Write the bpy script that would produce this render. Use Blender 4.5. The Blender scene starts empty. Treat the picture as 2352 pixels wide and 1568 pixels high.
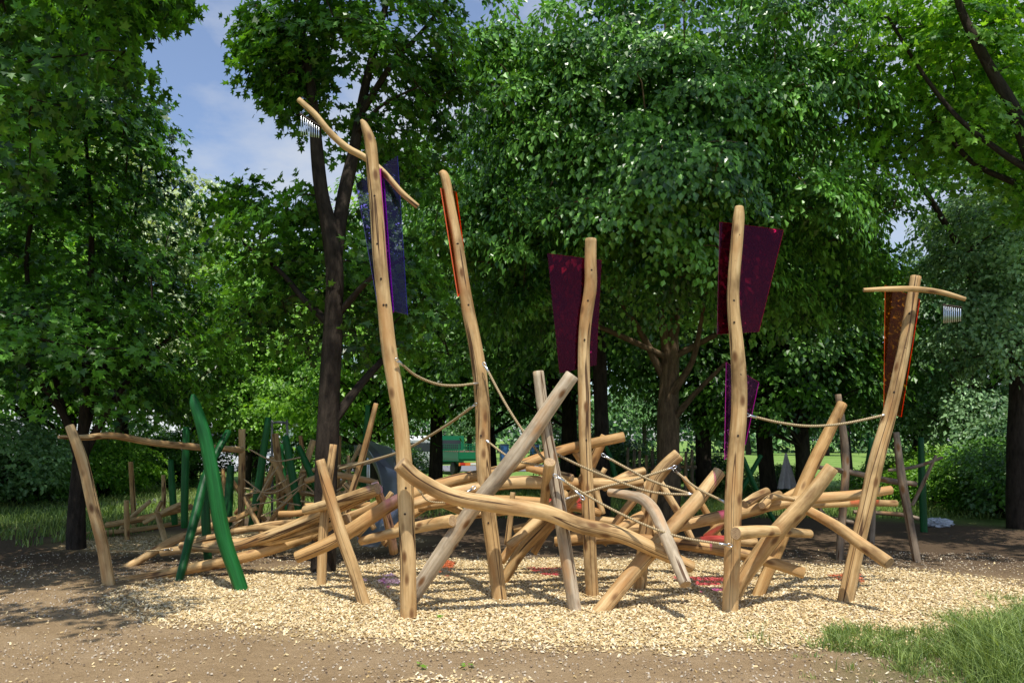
import bpy, math, random
import numpy as np
from mathutils import Vector, Matrix
random.seed(7); rng=np.random.default_rng(7)
S=bpy.context.scene; COL=S.collection
F=1829.0; CH=1.65; TH=math.radians(7.0)
ct,st=math.cos(TH),math.sin(TH)
def ray(px,py):
    u=(px-1176)/F; v=(784-py)/F
    return u, ct-v*st, st+v*ct
def at(px,py,Y):
    u,dy,dz=ray(px,py); t=Y/dy
    return Vector((u*t,Y,CH+dz*t))
def tt(px,py,Y): return Y/ray(px,py)[1]
def gp(px,py):
    u,dy,dz=ray(px,py); t=-CH/dz
    return Vector((u*t,dy*t,0))

# ------------------------------------------------------------ materials
def mat(name):
    m=bpy.data.materials.new(name); m.use_nodes=True
    nt=m.node_tree; b=nt.nodes['Principled BSDF']; return m,nt,b
def N(nt,t,**k):
    n=nt.nodes.new(t)
    for a,v in k.items(): setattr(n,a,v)
    return n
def ramp(nt,fac,stops):
    r=N(nt,'ShaderNodeValToRGB'); e=r.color_ramp.elements
    while len(e)<len(stops): e.new(0.5)
    for i,(p,c) in enumerate(stops):
        e[i].position=p; e[i].color=(c[0],c[1],c[2],1)
    nt.links.new(fac,r.inputs[0]); return r.outputs[0]
def noise(nt,vec,scale,detail=4,rough=.6):
    n=N(nt,'ShaderNodeTexNoise'); n.inputs['Scale'].default_value=scale
    n.inputs['Detail'].default_value=detail; n.inputs['Roughness'].default_value=rough
    if vec is not None: nt.links.new(vec,n.inputs['Vector'])
    return n.outputs['Fac']
def mapping(nt,vec,sc):
    m=N(nt,'ShaderNodeMapping'); m.inputs['Scale'].default_value=sc
    nt.links.new(vec,m.inputs['Vector']); return m.outputs[0]
def mixc(nt,fac,a,b,bt='MIX'):
    m=N(nt,'ShaderNodeMix',data_type='RGBA',blend_type=bt)
    for s,v in ((m.inputs[0],fac),(m.inputs[6],a),(m.inputs[7],b)):
        if hasattr(v,'is_linked') or hasattr(v,'node'): nt.links.new(v,s)
        elif isinstance(v,(int,float)): s.default_value=v
        else: s.default_value=(v[0],v[1],v[2],1)
    return m.outputs[2]
def bump(nt,b,h,strength,dist=.01):
    n=N(nt,'ShaderNodeBump'); n.inputs['Strength'].default_value=strength; n.inputs['Distance'].default_value=dist
    nt.links.new(h,n.inputs['Height']); nt.links.new(n.outputs[0],b.inputs['Normal'])
def wood(name,c0,c1,c2,paint=False):
    m,nt,b=mat(name)
    a=N(nt,'ShaderNodeAttribute',attribute_name='grain').outputs['Vector']
    s1=noise(nt,mapping(nt,a,(26,26,1.4)),1,6,.7)
    s2=noise(nt,mapping(nt,a,(4,4,2.0)),1,4)
    c=ramp(nt,s1,[(.34,c0),(.5,c1),(.66,c2)])
    if not paint:
        c=mixc(nt,ramp(nt,s2,[(.46,(0,0,0)),(.68,(1,1,1))]),c,tuple(x*.58 for x in c0))
        s5=noise(nt,mapping(nt,a,(9,9,.9)),1,3)
        c=mixc(nt,ramp(nt,s5,[(.52,(0,0,0)),(.7,(.7,.7,.7))]),c,tuple(min(.8,x*1.12) for x in c2))
        s6=noise(nt,mapping(nt,a,(5,5,1.2)),1,3)
        c=mixc(nt,ramp(nt,s6,[(.52,(0,0,0)),(.68,(.75,.75,.75))]),c,(.46,.23,.08))
        s3=noise(nt,mapping(nt,a,(15,15,.5)),1,1,.4)
        cr=ramp(nt,s3,[(.60,(0,0,0)),(.617,(1,1,1)),(.635,(1,1,1)),(.652,(0,0,0))])
        c=mixc(nt,cr,c,(.09,.045,.02))
        v=N(nt,'ShaderNodeTexVoronoi'); v.inputs['Scale'].default_value=1
        nt.links.new(mapping(nt,a,(8,8,3.6)),v.inputs['Vector'])
        kn=ramp(nt,v.outputs['Distance'],[(.09,(1,1,1)),(.15,(.8,.8,.8)),(.27,(0,0,0))])
        c=mixc(nt,kn,c,(.17,.08,.03))
    nt.links.new(c,b.inputs['Base Color']); b.inputs['Roughness'].default_value=.65 if not paint else .45
    b.inputs['Specular IOR Level'].default_value=.3
    bump(nt,b,s1,.55,.009)
    return m
WOOD=wood('peeled_wood',(.40,.235,.095),(.575,.375,.168),(.71,.51,.265))
WOOD2=wood('dry_wood',(.33,.25,.165),(.48,.385,.265),(.60,.50,.37))
WOOD3=wood('honey_wood',(.36,.19,.065),(.52,.31,.12),(.66,.44,.20))
WOODG=wood('dark_grey_wood',(.16,.12,.085),(.24,.18,.125),(.33,.26,.19))  # darker, greyer wood for the rear right frame and the stakes
GREEN=wood('green_paint',(.006,.075,.014),(.010,.115,.024),(.02,.17,.04),True)
GREEN_SHADED=wood('shaded_green_paint',(.004,.05,.012),(.007,.078,.018),(.012,.12,.03),True)  # same green paint, darkened in colour for posts standing in shade
def capmat():
    m,nt,b=mat('end_grain'); a=N(nt,'ShaderNodeAttribute',attribute_name='grain').outputs['Vector']
    ln=N(nt,'ShaderNodeVectorMath',operation='LENGTH')
    nt.links.new(mapping(nt,a,(1,1,0)),ln.inputs[0])
    w=N(nt,'ShaderNodeMath',operation='SINE'); k=N(nt,'ShaderNodeMath',operation='MULTIPLY'); k.inputs[1].default_value=420
    nt.links.new(ln.outputs['Value'],k.inputs[0]); nt.links.new(k.outputs[0],w.inputs[0])
    c=ramp(nt,w.outputs[0],[(.0,(.38,.25,.13)),(1,(.58,.42,.24))])
    c=mixc(nt,ramp(nt,noise(nt,a,30),[(.4,(0,0,0)),(.7,(1,1,1))]),c,(.28,.17,.09))
    nt.links.new(c,b.inputs['Base Color']); b.inputs['Roughness'].default_value=.8; return m
CAP=capmat()
def plain(name,c,rough=.6,metal=0,nz=0,ns=8):
    m,nt,b=mat(name)
    if nz:
        tc=N(nt,'ShaderNodeTexCoord').outputs['Object']
        cc=ramp(nt,noise(nt,tc,ns),[(.3,tuple(x*(1-nz) for x in c)),(.7,tuple(min(1,x*(1+nz)) for x in c))])
        nt.links.new(cc,b.inputs['Base Color'])
    else: b.inputs['Base Color'].default_value=(*c,1)
    b.inputs['Roughness'].default_value=rough; b.inputs['Metallic'].default_value=metal; return m
STEEL=plain('steel',(.62,.64,.66),.28,1,.1)
CHUTE=plain('slide_steel',(.33,.34,.35),.38,.8,.12,3)
DARK=plain('dark_hole',(.035,.02,.012),.8)
def ropemat():
    m,nt,b=mat('rope_fibre'); a=N(nt,'ShaderNodeAttribute',attribute_name='grain').outputs['Vector']
    w=N(nt,'ShaderNodeTexWave'); w.inputs['Scale'].default_value=28; w.bands_direction='DIAGONAL'; nt.links.new(mapping(nt,a,(1,1,1)),w.inputs['Vector'])
    c=ramp(nt,w.outputs['Fac'],[(.1,(.2,.14,.07)),(.6,(.48,.37,.21))]); nt.links.new(c,b.inputs['Base Color']); b.inputs['Roughness'].default_value=.8
    return m
ROPE=ropemat()
def acrylic(name,c,edge):
    m=bpy.data.materials.new(name); m.use_nodes=True; nt=m.node_tree; nt.nodes.clear()
    o=N(nt,'ShaderNodeOutputMaterial'); t=N(nt,'ShaderNodeBsdfTransparent'); t.inputs[0].default_value=(*c,1)
    g=N(nt,'ShaderNodeBsdfGlossy'); g.inputs['Roughness'].default_value=.005; g.inputs[0].default_value=(.5+.5*c[0],.5*c[1]+.3,.5*c[2]+.4,1)
    d=N(nt,'ShaderNodeBsdfDiffuse'); d.inputs[0].default_value=(*[x*.35 for x in c],1)
    lw=N(nt,'ShaderNodeLayerWeight'); lw.inputs[0].default_value=.5
    pw=N(nt,'ShaderNodeMath',operation='POWER'); pw.inputs[1].default_value=5; nt.links.new(lw.outputs['Facing'],pw.inputs[0])
    ma=N(nt,'ShaderNodeMath',operation='MULTIPLY_ADD'); ma.inputs[1].default_value=.3; ma.inputs[2].default_value=.018; nt.links.new(pw.outputs[0],ma.inputs[0])
    m1=N(nt,'ShaderNodeMixShader'); m1.inputs[0].default_value=.012; nt.links.new(t.outputs[0],m1.inputs[1]); nt.links.new(d.outputs[0],m1.inputs[2])
    m2=N(nt,'ShaderNodeMixShader'); nt.links.new(ma.outputs[0],m2.inputs[0]); nt.links.new(m1.outputs[0],m2.inputs[1]); nt.links.new(g.outputs[0],m2.inputs[2])
    nt.links.new(m2.outputs[0],o.inputs[0])
    e=plain(name+'_edge',edge,.3); return m,e  # edge glow put into a bright flat edge colour
A_BLUE=acrylic('blue_violet_acrylic',(.58,.52,.97),(.16,.12,.55))
A_RED=acrylic('burgundy_acrylic',(.86,.10,.36),(.55,.06,.22))
A_ORG=acrylic('orange_acrylic',(.97,.42,.14),(.75,.10,.02))
A_PUR=acrylic('purple_acrylic',(.82,.26,.86),(.60,.03,.40))
def barkmat(name,c0,c1):
    m,nt,b=mat(name); a=N(nt,'ShaderNodeAttribute',attribute_name='grain').outputs['Vector']
    n=noise(nt,mapping(nt,a,(14,14,4)),1,6,.7)
    nt.links.new(ramp(nt,n,[(.3,c0),(.7,c1)]),b.inputs['Base Color']); b.inputs['Roughness'].default_value=.9
    b.inputs['Specular IOR Level'].default_value=.15
    bump(nt,b,n,.9,.04); return m
BARK=barkmat('dark_bark',(.012,.009,.007),(.062,.048,.036))
BARK2=barkmat('brown_bark',(.05,.034,.02),(.22,.155,.09))
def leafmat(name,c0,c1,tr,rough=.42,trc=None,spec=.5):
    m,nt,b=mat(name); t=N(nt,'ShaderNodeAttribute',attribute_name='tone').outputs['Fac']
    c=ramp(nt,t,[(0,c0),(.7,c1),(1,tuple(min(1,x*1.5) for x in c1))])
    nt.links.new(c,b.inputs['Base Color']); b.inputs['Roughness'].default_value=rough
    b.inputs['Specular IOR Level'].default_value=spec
    if tr<=0: return m
    tl=N(nt,'ShaderNodeBsdfTranslucent')
    trc=trc or (1.9,1.8,.6)
    c2=mixc(nt,1.0,c,trc,'MULTIPLY'); nt.links.new(c2,tl.inputs[0])
    mx=N(nt,'ShaderNodeMixShader'); mx.inputs[0].default_value=tr
    nt.links.new(b.outputs[0],mx.inputs[1]); nt.links.new(tl.outputs[0],mx.inputs[2])
    nt.links.new(mx.outputs[0],nt.nodes['Material Output'].inputs[0]); return m
L_MAP=leafmat('maple_leaf',(.014,.058,.008),(.09,.235,.022),.26,.36)
L_LIN=leafmat('linden_leaf',(.020,.08,.014),(.145,.33,.052),.20,.33,None,.6)
L_SIL=leafmat('silver_leaf',(.16,.24,.11),(.42,.50,.30),.25)
L_ASH=leafmat('ash_leaf',(.05,.13,.045),(.20,.33,.15),.25)
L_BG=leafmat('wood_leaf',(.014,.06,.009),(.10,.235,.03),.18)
L_BG2=leafmat('far_leaf',(.025,.08,.02),(.10,.22,.05),0)
L_BRI=leafmat('bright_leaf',(.045,.15,.012),(.19,.37,.042),.36)
L_GRASS=leafmat('grass_blade',(.05,.11,.02),(.24,.32,.09),.25,.5)

# ------------------------------------------------------------ object helpers
ORG={}
def thing(name,label,cat,loc=(0,0,0),group=None):
    o=bpy.data.objects.new(name,None); COL.objects.link(o); o.location=loc; o.empty_display_size=.2
    o['label']=label; o['category']=cat
    if group: o['group']=group
    ORG[o]=Vector(loc); return o
def tag(o,label=None,cat=None,group=None,kind=None):
    if label: o['label']=label
    if cat: o['category']=cat
    if group: o['group']=group
    if kind: o['kind']=kind
    return o
def build(name,V,Fs,mats,parent=None,smooth=True,grain=None,tone=None,midx=None):
    V=np.asarray(V,dtype=np.float64)
    org=Vector((0,0,0))
    if parent is not None: org=ORG[parent]
    me=bpy.data.meshes.new(name)
    Vl=V-np.array(org)
    if isinstance(Fs,np.ndarray):
        k=Fs.shape[1]; nf=len(Fs)
        me.vertices.add(len(V)); me.vertices.foreach_set('co',Vl.astype(np.float32).ravel())
        me.loops.add(nf*k); me.loops.foreach_set('vertex_index',Fs.astype(np.int32).ravel())
        me.polygons.add(nf); me.polygons.foreach_set('loop_start',(np.arange(nf)*k).astype(np.int32))
        me.update(calc_edges=True)
    else: me.from_pydata([tuple(v) for v in Vl],[],[tuple(f) for f in Fs]); me.update()
    if not isinstance(mats,(list,tuple)): mats=[mats]
    for m in mats: me.materials.append(m)
    if midx is not None: me.polygons.foreach_set('material_index',np.asarray(midx,dtype=np.int32))
    if grain is not None:
        a=me.attributes.new('grain','FLOAT_VECTOR','POINT'); a.data.foreach_set('vector',np.asarray(grain,dtype=np.float32).ravel())
    if tone is not None:
        a=me.attributes.new('tone','FLOAT','FACE'); a.data.foreach_set('value',np.asarray(tone,dtype=np.float32))
    me.polygons.foreach_set('use_smooth',[bool(smooth)]*len(me.polygons))
    me.update()
    o=bpy.data.objects.new(name,me); COL.objects.link(o)
    if parent is not None: o.parent=parent; ORG[o]=org
    else: ORG[o]=Vector((0,0,0))
    return o
def cr(P,R,n=6):
    P=[np.array(p,float) for p in P]; out=[];ro=[]
    if len(P)==2: 
        for i in range(n+1):
            t=i/n; out.append(P[0]*(1-t)+P[1]*t); ro.append(R[0]*(1-t)+R[1]*t)
        return out,ro
    Q=[2*P[0]-P[1]]+P+[2*P[-1]-P[-2]]
    for i in range(len(P)-1):
        p0,p1,p2,p3=Q[i:i+4]
        for k in range(n):
            t=k/n
            out.append(.5*((2*p1)+(-p0+p2)*t+(2*p0-5*p1+4*p2-p3)*t*t+(-p0+3*p1-3*p2+p3)*t**3)); ro.append(R[i]*(1-t)+R[i+1]*t)
    out.append(P[-1]); ro.append(R[-1]); return out,ro
class MB:
    def __init__(s): s.v=[];s.f=[];s.g=[];s.m=[]
    def tube(s,P,R,sides=14,cap=True,lump=0,offs=None,bev=True,m=0,mc=None):
        mc=m if mc is None else mc
        P=[np.array(p,float) for p in P]; n=len(P)
        off=random.random()*50 if offs is None else offs
        if cap and bev:
            d0=(P[1]-P[0]); d0/=max(1e-9,np.linalg.norm(d0)); d1=P[-1]-P[-2]; d1/=max(1e-9,np.linalg.norm(d1))
            e=.12
            P=[P[0],P[0]+d0*R[0]*e]+P[1:-1]+[P[-1]-d1*R[-1]*e,P[-1]]; R=[R[0]*.87,R[0]]+list(R[1:-1])+[R[-1],R[-1]*.87]; n=len(P)
        T=[]
        for i in range(n):
            a=P[max(0,i-1)]; b=P[min(n-1,i+1)]; d=b-a; T.append(d/max(1e-9,np.linalg.norm(d)))
        u=np.cross(T[0],[0.3,.9,.2]); 
        if np.linalg.norm(u)<.05: u=np.cross(T[0],[1,0,0])
        u/=np.linalg.norm(u); L=0; b0=len(s.v)
        ph=[random.random()*6.28 for _ in range(4)]
        for i in range(n):
            if i: L+=np.linalg.norm(P[i]-P[i-1])
            u=u-T[i]*np.dot(u,T[i]); u/=np.linalg.norm(u); w=np.cross(T[i],u)
            for k in range(sides):
                a=6.28318*k/sides; r=R[i]
                if lump: r*=1+lump*(math.sin(2*a+ph[0]+L*1.7)+.7*math.sin(3*a+ph[1]-L*2.9)+.8*math.sin(L*5+ph[2])+.4*math.sin(5*a+L*7+ph[3]))
                s.v.append(P[i]+u*(math.cos(a)*r)+w*(math.sin(a)*r)); s.g.append((math.cos(a)*r+off,math.sin(a)*r+off*.3,L+off))
        for i in range(n-1):
            for k in range(sides):
                k2=(k+1)%sides
                s.f.append((b0+i*sides+k,b0+i*sides+k2,b0+(i+1)*sides+k2,b0+(i+1)*sides+k)); s.m.append(m)
        if cap:
            for i,rev in ((0,True),(n-1,False)):
                c0=len(s.v)
                for k in range(sides):
                    a=6.28318*k/sides; s.v.append(s.v[b0+i*sides+k]); s.g.append((math.cos(a)*R[i],math.sin(a)*R[i],0))
                s.v.append(P[i]); s.g.append((0,0,0)); c=c0+sides
                for k in range(sides):
                    k2=(k+1)%sides
                    s.f.append((c,c0+k2,c0+k) if rev else (c,c0+k,c0+k2)); s.m.append(mc)
    def box(s,c,h,rz=0,m=0,top=1.0):
        b0=len(s.v); cs,sn=math.cos(rz),math.sin(rz)
        for z in (-1,1):
            for x,y in ((-1,-1),(1,-1),(1,1),(-1,1)):
                k=top if z>0 else 1
                X,Y=x*h[0]*k,y*h[1]*k
                s.v.append(np.array((c[0]+X*cs-Y*sn,c[1]+X*sn+Y*cs,c[2]+z*h[2]))); s.g.append((X,Y,z))
        for f in ((0,3,2,1),(4,5,6,7),(0,1,5,4),(1,2,6,5),(2,3,7,6),(3,0,4,7)):
            s.f.append(tuple(b0+i for i in f)); s.m.append(m)
    def poly(s,pts,m=0):
        b0=len(s.v)
        for p in pts: s.v.append(np.array(p,float)); s.g.append(tuple(p))
        s.f.append(tuple(range(b0,b0+len(pts)))); s.m.append(m)
    def build(s,name,mats,parent=None,smooth=True):
        return build(name,s.v,s.f,mats,parent,smooth,grain=s.g,midx=s.m)
def world_path(pts,d0,d1,n=6):
    L=[0]
    for i in range(1,len(pts)): L.append(L[-1]+math.hypot(pts[i][0]-pts[i-1][0],pts[i][1]-pts[i-1][1]))
    P=[];R=[]
    for (x,y,w),l in zip(pts,L):
        d=d0+(d1-d0)*l/L[-1]; P.append(at(x,y,d)); R.append(w/2/F*tt(x,y,d))
    for i,j in ((0,1),(-1,-2)):
        if P[i].z<.13:
            dr=(P[i]-P[j]).normalized(); q=P[i]+dr*(.3+max(0,P[i].z)/max(.2,-dr.z)); 
            if i==0: P.insert(0,q); R.insert(0,R[0])
            else: P.append(q); R.append(R[-1])
    return cr(P,R,n)
def log(name,pts,d0,d1,parent,m=None,sides=18,lump=.026,label=None):
    P,R=world_path(pts,d0,d1)
    b=MB(); b.tube(P,R,sides,True,lump,m=0,mc=1)
    mm=m or WOOD
    o=b.build(name,[mm,CAP if mm not in (GREEN,GREEN_SHADED) else mm],parent)
    if label: o['label']=label
    return o

# ------------------------------------------------------------ tall posts
def tall_post(label,pts,d0,d1):
    base=gp(*pts[0][:2]); t=thing('playground_post',label,'post',base,)
    s=log('log_shaft',pts,d0,d1,t,lump=.028)
    return t,s
def bolts(shaft,pts,d0,d1,spots):
    for py in spots:
        for i in range(len(pts)-1):
            if pts[i+1][1]<=py<=pts[i][1]:
                k=(pts[i][1]-py)/(pts[i][1]-pts[i+1][1]); px=pts[i][0]*(1-k)+pts[i+1][0]*k; w=pts[i][2]*(1-k)+pts[i+1][2]*k
                d=d0+(d1-d0)*(pts[0][1]-py)/(pts[0][1]-pts[-1][1])
                px+=random.uniform(-.15,.15)*w
                p=at(px,py,d); r=w/2/F*d; dr=(Vector((0,0,CH))-p).normalized()
                b=MB(); b.tube([p+dr*r*.8,p+dr*(r*1.0+.005)],[.011,.011],8,m=0); b.build('bolt_hole',DARK,shaft)
def panel(parent,corners,ds,mats,name='acrylic_panel',label=None):
    P=[at(x,y,d) for (x,y),d in zip(corners,ds)]
    n=((P[1]-P[0]).cross(P[3]-P[0])).normalized()*.005
    V=[p+n for p in P]+[p-n for p in P]; Fc=[(0,1,2,3),(7,6,5,4)]+[(i,i+4,(i+1)%4+4,(i+1)%4) for i in range(4)]
    o=build(name,V,Fc,list(mats),parent,False,midx=[0,0,1,1,1,1])
    if label:o['label']=label
    return o
def chime(parent,x0,x1,yt0,yt1,yb0,yb1,d,n):
    rail=MB(); rail.tube([at(x0-3,yt0,d),at(x1+3,yt1,d)],[.010,.010],8); r=rail.build('chime_rail',DARK,parent)
    for i in range(n):
        k=i/(n-1); x=x0+(x1-x0)*k
        b=MB(); b.tube([at(x,yt0+(yt1-yt0)*k+3,d),at(x,yb0+(yb1-yb0)*k,d)],[.0055,.0055],8); b.build('chime_tube',STEEL,r)
p1=[(938,1400,37),(936,1250,38),(930,1090,38),(921,980,36),(909,900,35),(893,800,34),(883,700,32),(873,600,31),(866,500,30),(857,400,30),(851,330,28),(838,290,18),(830,276,8)]
t,s=tall_post('tallest peeled log post, with blue-violet panel and long crossbar holding a chime',p1,7.70,7.60)
bolts(s,p1,7.70,7.60,[450,560,700,1120,1180,640])
panel(t,[(818,422),(913,358),(936,723),(868,704)],[7.74,8.0,8.0,7.78],A_BLUE)
panel(t,[(873,388),(880,386),(904,717),(897,719)],[7.72,7.9,7.9,7.72],A_PUR,label='narrow purple acrylic strip')
cb=log('crossbar',[(685,228,13),(722,262,15),(758,305,16),(798,340,17),(838,362,16),(880,395,15),(920,440,14),(960,475,12)],7.65,7.95,t,lump=.03,sides=12)
chime(t,692,732,262,290,312,317,7.66,9)
p2=[(1145,1360,36),(1132,1250,35),(1120,1160,34),(1110,1060,34),(1108,950,33),(1102,860,32),(1091,790,31),(1075,710,30),(1063,640,27),(1051,560,25),(1036,480,23),(1023,410,21),(1013,394,14)]
t,s=tall_post('tall peeled log post with narrow edge-on orange panel',p2,8.57,8.5); bolts(s,p2,8.57,8.5,[560,700,1000,1200])
panel(t,[(1012,432),(1048,441),(1072,625),(1052,682)],[8.35,9.3,9.3,8.40],A_ORG)
p3=[(1360,1355,31),(1352,1200,31),(1348,1100,30),(1343,1000,29),(1342,900,28),(1341,800,27),(1346,730,28),(1356,660,28),(1356,600,27),(1357,548,27)]
t,s=tall_post('peeled log post with dark burgundy panel reaching far out to its left',p3,8.7,8.65); bolts(s,p3,8.7,8.65,[620,690,780,1010])
panel(t,[(1257,582),(1382,597),(1370,838),(1285,857)],[8.85,8.85,8.85,8.85],A_RED)
p4=[(1678,1388,37),(1682,1260,37),(1684,1150,37),(1690,1040,37),(1697,960,36),(1698,880,34),(1693,800,32),(1684,700,29),(1685,640,28),(1692,560,28),(1697,500,27),(1698,474,20)]
t,s=tall_post('peeled log post carrying a burgundy panel above and a purple panel below',p4,7.95,7.9); bolts(s,p4,7.95,7.9,[540,600,690,740,860,1000])
panel(t,[(1653,510),(1800,528),(1743,762),(1647,768)],[8.06,8.1,8.1,8.06],A_RED,label='upper burgundy panel')
panel(t,[(1668,832),(1743,878),(1712,1020),(1664,1055)],[8.05,8.2,8.2,8.05],A_PUR,label='lower purple panel')
p5=[(1945,1365,34),(1970,1250,34),(1993,1150,34),(2015,1050,34),(2040,960,32),(2060,880,28),(2080,780,26),(2094,690,24),(2104,634,23)]
t,s=tall_post('leaning peeled log post at right with orange panel and thin top crossbar',p5,8.45,8.4); bolts(s,p5,8.45,8.4,[720,800,900])
panel(t,[(2033,655),(2113,688),(2070,957),(2030,938)],[8.5,8.68,8.68,8.55],A_ORG)
log('crossbar',[(1983,666,9),(2040,664,12),(2100,664,13),(2160,671,12),(2217,687,10)],8.2,8.25,t,lump=.03,sides=12)
chime(t,2168,2206,700,706,742,738,8.25,9)

# ------------------------------------------------------------ front climbing structure
fr=thing('climbing_structure','tangle of crossed peeled logs bolted between the five tall panel posts','climbing structure',gp(1300,1385))
FL=[
('leaning_log',[(935,1392,32),(985,1315,35),(1035,1240,36),(1090,1162,36),(1150,1090,37),(1215,1005,37),(1265,932,36),(1315,860,34)],8.15,7.95,WOOD2),
('curved_beam',[(918,1063,38),(960,1100,37),(1040,1140,36),(1150,1160,36),(1250,1176,36),(1330,1205,36),(1420,1225,36),(1500,1260,34),(1590,1302,28)],7.40,8.2,None),
('curved_beam',[(680,1280,28),(770,1240,31),(860,1182,32),(930,1142,30),(1035,1105,27),(1120,1087,26),(1200,1066,25),(1300,1032,24),(1434,1002,23)],8.9,8.9,WOOD3),
('beam',[(940,1158,26),(1050,1130,28),(1180,1108,30),(1300,1110,28),(1400,1110,26),(1475,1104,22)],8.35,9.0,None),
('bent_post',[(1470,1342,28),(1478,1260,30),(1488,1180,32),(1502,1110,34),(1530,1070,33),(1560,1043,32)],9.1,8.8,None),
('leaning_log',[(1393,1386,36),(1480,1282,35),(1540,1215,34),(1600,1150,33),(1653,1082,28)],8.0,8.5,None),
('elbow_log',[(1398,1130,18),(1440,1136,21),(1476,1146,25),(1502,1172,27),(1522,1215,28),(1548,1275,29),(1575,1342,28)],8.5,7.5,WOOD2),
('leaning_log',[(1672,1392,34),(1705,1330,36),(1748,1268,38),(1790,1215,38),(1860,1140,36),(1912,1072,32)],8.25,8.0,None),
('leaning_log',[(1745,1356,26),(1790,1250,28),(1830,1150,28),(1865,1070,28),(1900,1000,28),(1935,925,24)],8.75,8.9,WOOD3),
('beam',[(1500,1222,24),(1570,1205,25),(1650,1187,26),(1750,1165,25),(1850,1147,25),(1960,1137,24),(2048,1124,20)],8.7,8.8,None),
('short_log',[(1690,1224,32),(1770,1219,24),(1860,1225,20)],7.55,8.5,None),
('hanging_log',[(1850,1168,22),(1920,1208,26),(1980,1250,28),(2043,1293,30)],8.55,7.75,None),
('low_beam',[(1275,1242,24),(1400,1236,26),(1500,1240,26),(1600,1254,26),(1720,1276,26),(1848,1316,24)],9.0,8.3,WOOD3),
('leaning_log',[(1160,1325,24),(1200,1262,26),(1270,1190,27),(1330,1120,26),(1390,1000,20)],9.4,9.2,WOOD3),
('leaning_log',[(1168,1255,22),(1235,1195,24),(1300,1130,22)],9.0,9.3,None),
('short_log',[(1040,1195,28),(950,1212,26),(830,1242,20)],8.0,9.0,None),
('leaning_post',[(832,1370,28),(810,1300,28),(785,1230,27),(755,1130,26),(735,1055,22)],8.34,8.3,None),
('beam',[(868,1122,27),(780,1150,26),(700,1172,22)],8.9,9.4,None),
('short_log',[(860,1108,20),(890,1190,20),(905,1270,20)],9.3,9.6,WOOD3),
('upright_log',[(1318,1387,31),(1303,1290,33),(1290,1200,32),(1275,1100,31),(1258,1005,28),(1245,925,26),(1236,852,24)],8.0,8.1,WOOD2),
('short_log',[(1250,1160,20),(1255,1110,24),(1263,1060,28)],8.3,7.9,None),
('short_log',[(1210,1075,14),(1260,1085,20),(1315,1098,18)],8.7,8.4,None),
('short_log',[(1320,1038,14),(1350,1075,18),(1392,1100,18)],9.0,9.1,None),
('leaning_log',[(1300,1235,18),(1340,1225,22),(1440,1215,24),(1520,1215,22)],9.5,9.5,None),
('short_log',[(1178,1130,12),(1172,1190,14),(1165,1250,16)],9.6,9.6,None),
('short_log',[(1710,1158,20),(1735,1142,22),(1762,1128,20)],8.4,8.7,None),
('short_log',[(1750,1160,17),(1768,1145,19),(1790,1135,18)],8.3,8.7,None),
('short_log',[(1772,1140,13),(1800,1142,15),(1822,1146,12)],8.4,8.6,None),
('beam',[(1840,1160,16),(1960,1155,16),(2060,1155,14)],9.3,9.5,None),
('short_log',[(1420,1215,18),(1460,1190,20),(1500,1170,18)],8.8,9.0,None),
('leaning_log',[(738,1332,22),(742,1230,22),(752,1120,20),(766,1020,16)],9.35,9.4,None),
('beam',[(960,1165,20),(1060,1150,24),(1180,1150,24),(1300,1160,22),(1380,1178,18)],9.6,9.8,WOOD3),
('leaning_log',[(1150,1290,20),(1195,1230,22),(1255,1170,22),(1300,1145,18)],9.9,9.9,None),
('low_beam',[(1180,1215,18),(1300,1190,22),(1420,1200,22),(1560,1215,18)],10.2,10.0,None),
('leaning_log',[(1620,1235,18),(1680,1190,20),(1760,1165,20),(1840,1120,16)],9.6,9.6,WOOD3),
('short_log',[(1560,1250,18),(1640,1240,22),(1740,1246,20)],9.4,9.2,None),
('leaning_log',[(1060,1175,16),(1010,1150,20),(960,1108,20),(930,1080,16)],9.8,9.6,None),
('short_log',[(1480,1080,18),(1440,1092,20),(1385,1120,18)],9.4,9.2,None),
('leaning_log',[(1770,1310,16),(1800,1230,18),(1850,1170,18),(1880,1120,14)],9.6,9.4,None),
('short_log',[(880,1150,18),(840,1172,20),(770,1200,20),(720,1235,16)],9.7,10.1,None),
('leaning_log',[(1385,1250,18),(1430,1180,20),(1480,1120,20),(1520,1085,16)],9.5,9.5,None),
('leaning_log',[(1225,1270,16),(1260,1215,18),(1320,1160,18),(1370,1125,16)],10.0,10.0,WOOD3),
('leaning_log',[(1590,1240,16),(1560,1180,18),(1530,1130,18),(1500,1080,14)],9.8,9.8,None),
('leaning_log',[(880,1250,16),(930,1195,18),(1000,1150,18),(1050,1120,14)],10.0,10.0,WOOD3),
('short_log',[(1390,1075,12),(1370,1120,14),(1385,1180,14)],9.8,9.8,None),
('leaning_log',[(1660,1250,14),(1630,1190,16),(1600,1140,16),(1570,1095,12)],9.9,9.9,WOOD3),
('beam',[(1020,1195,16),(1100,1180,18),(1200,1172,18),(1260,1180,16)],10.1,10.1,None),
]
for nm,pts,a,b,m in FL: log(nm,pts,a,b,fr,m)

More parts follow.
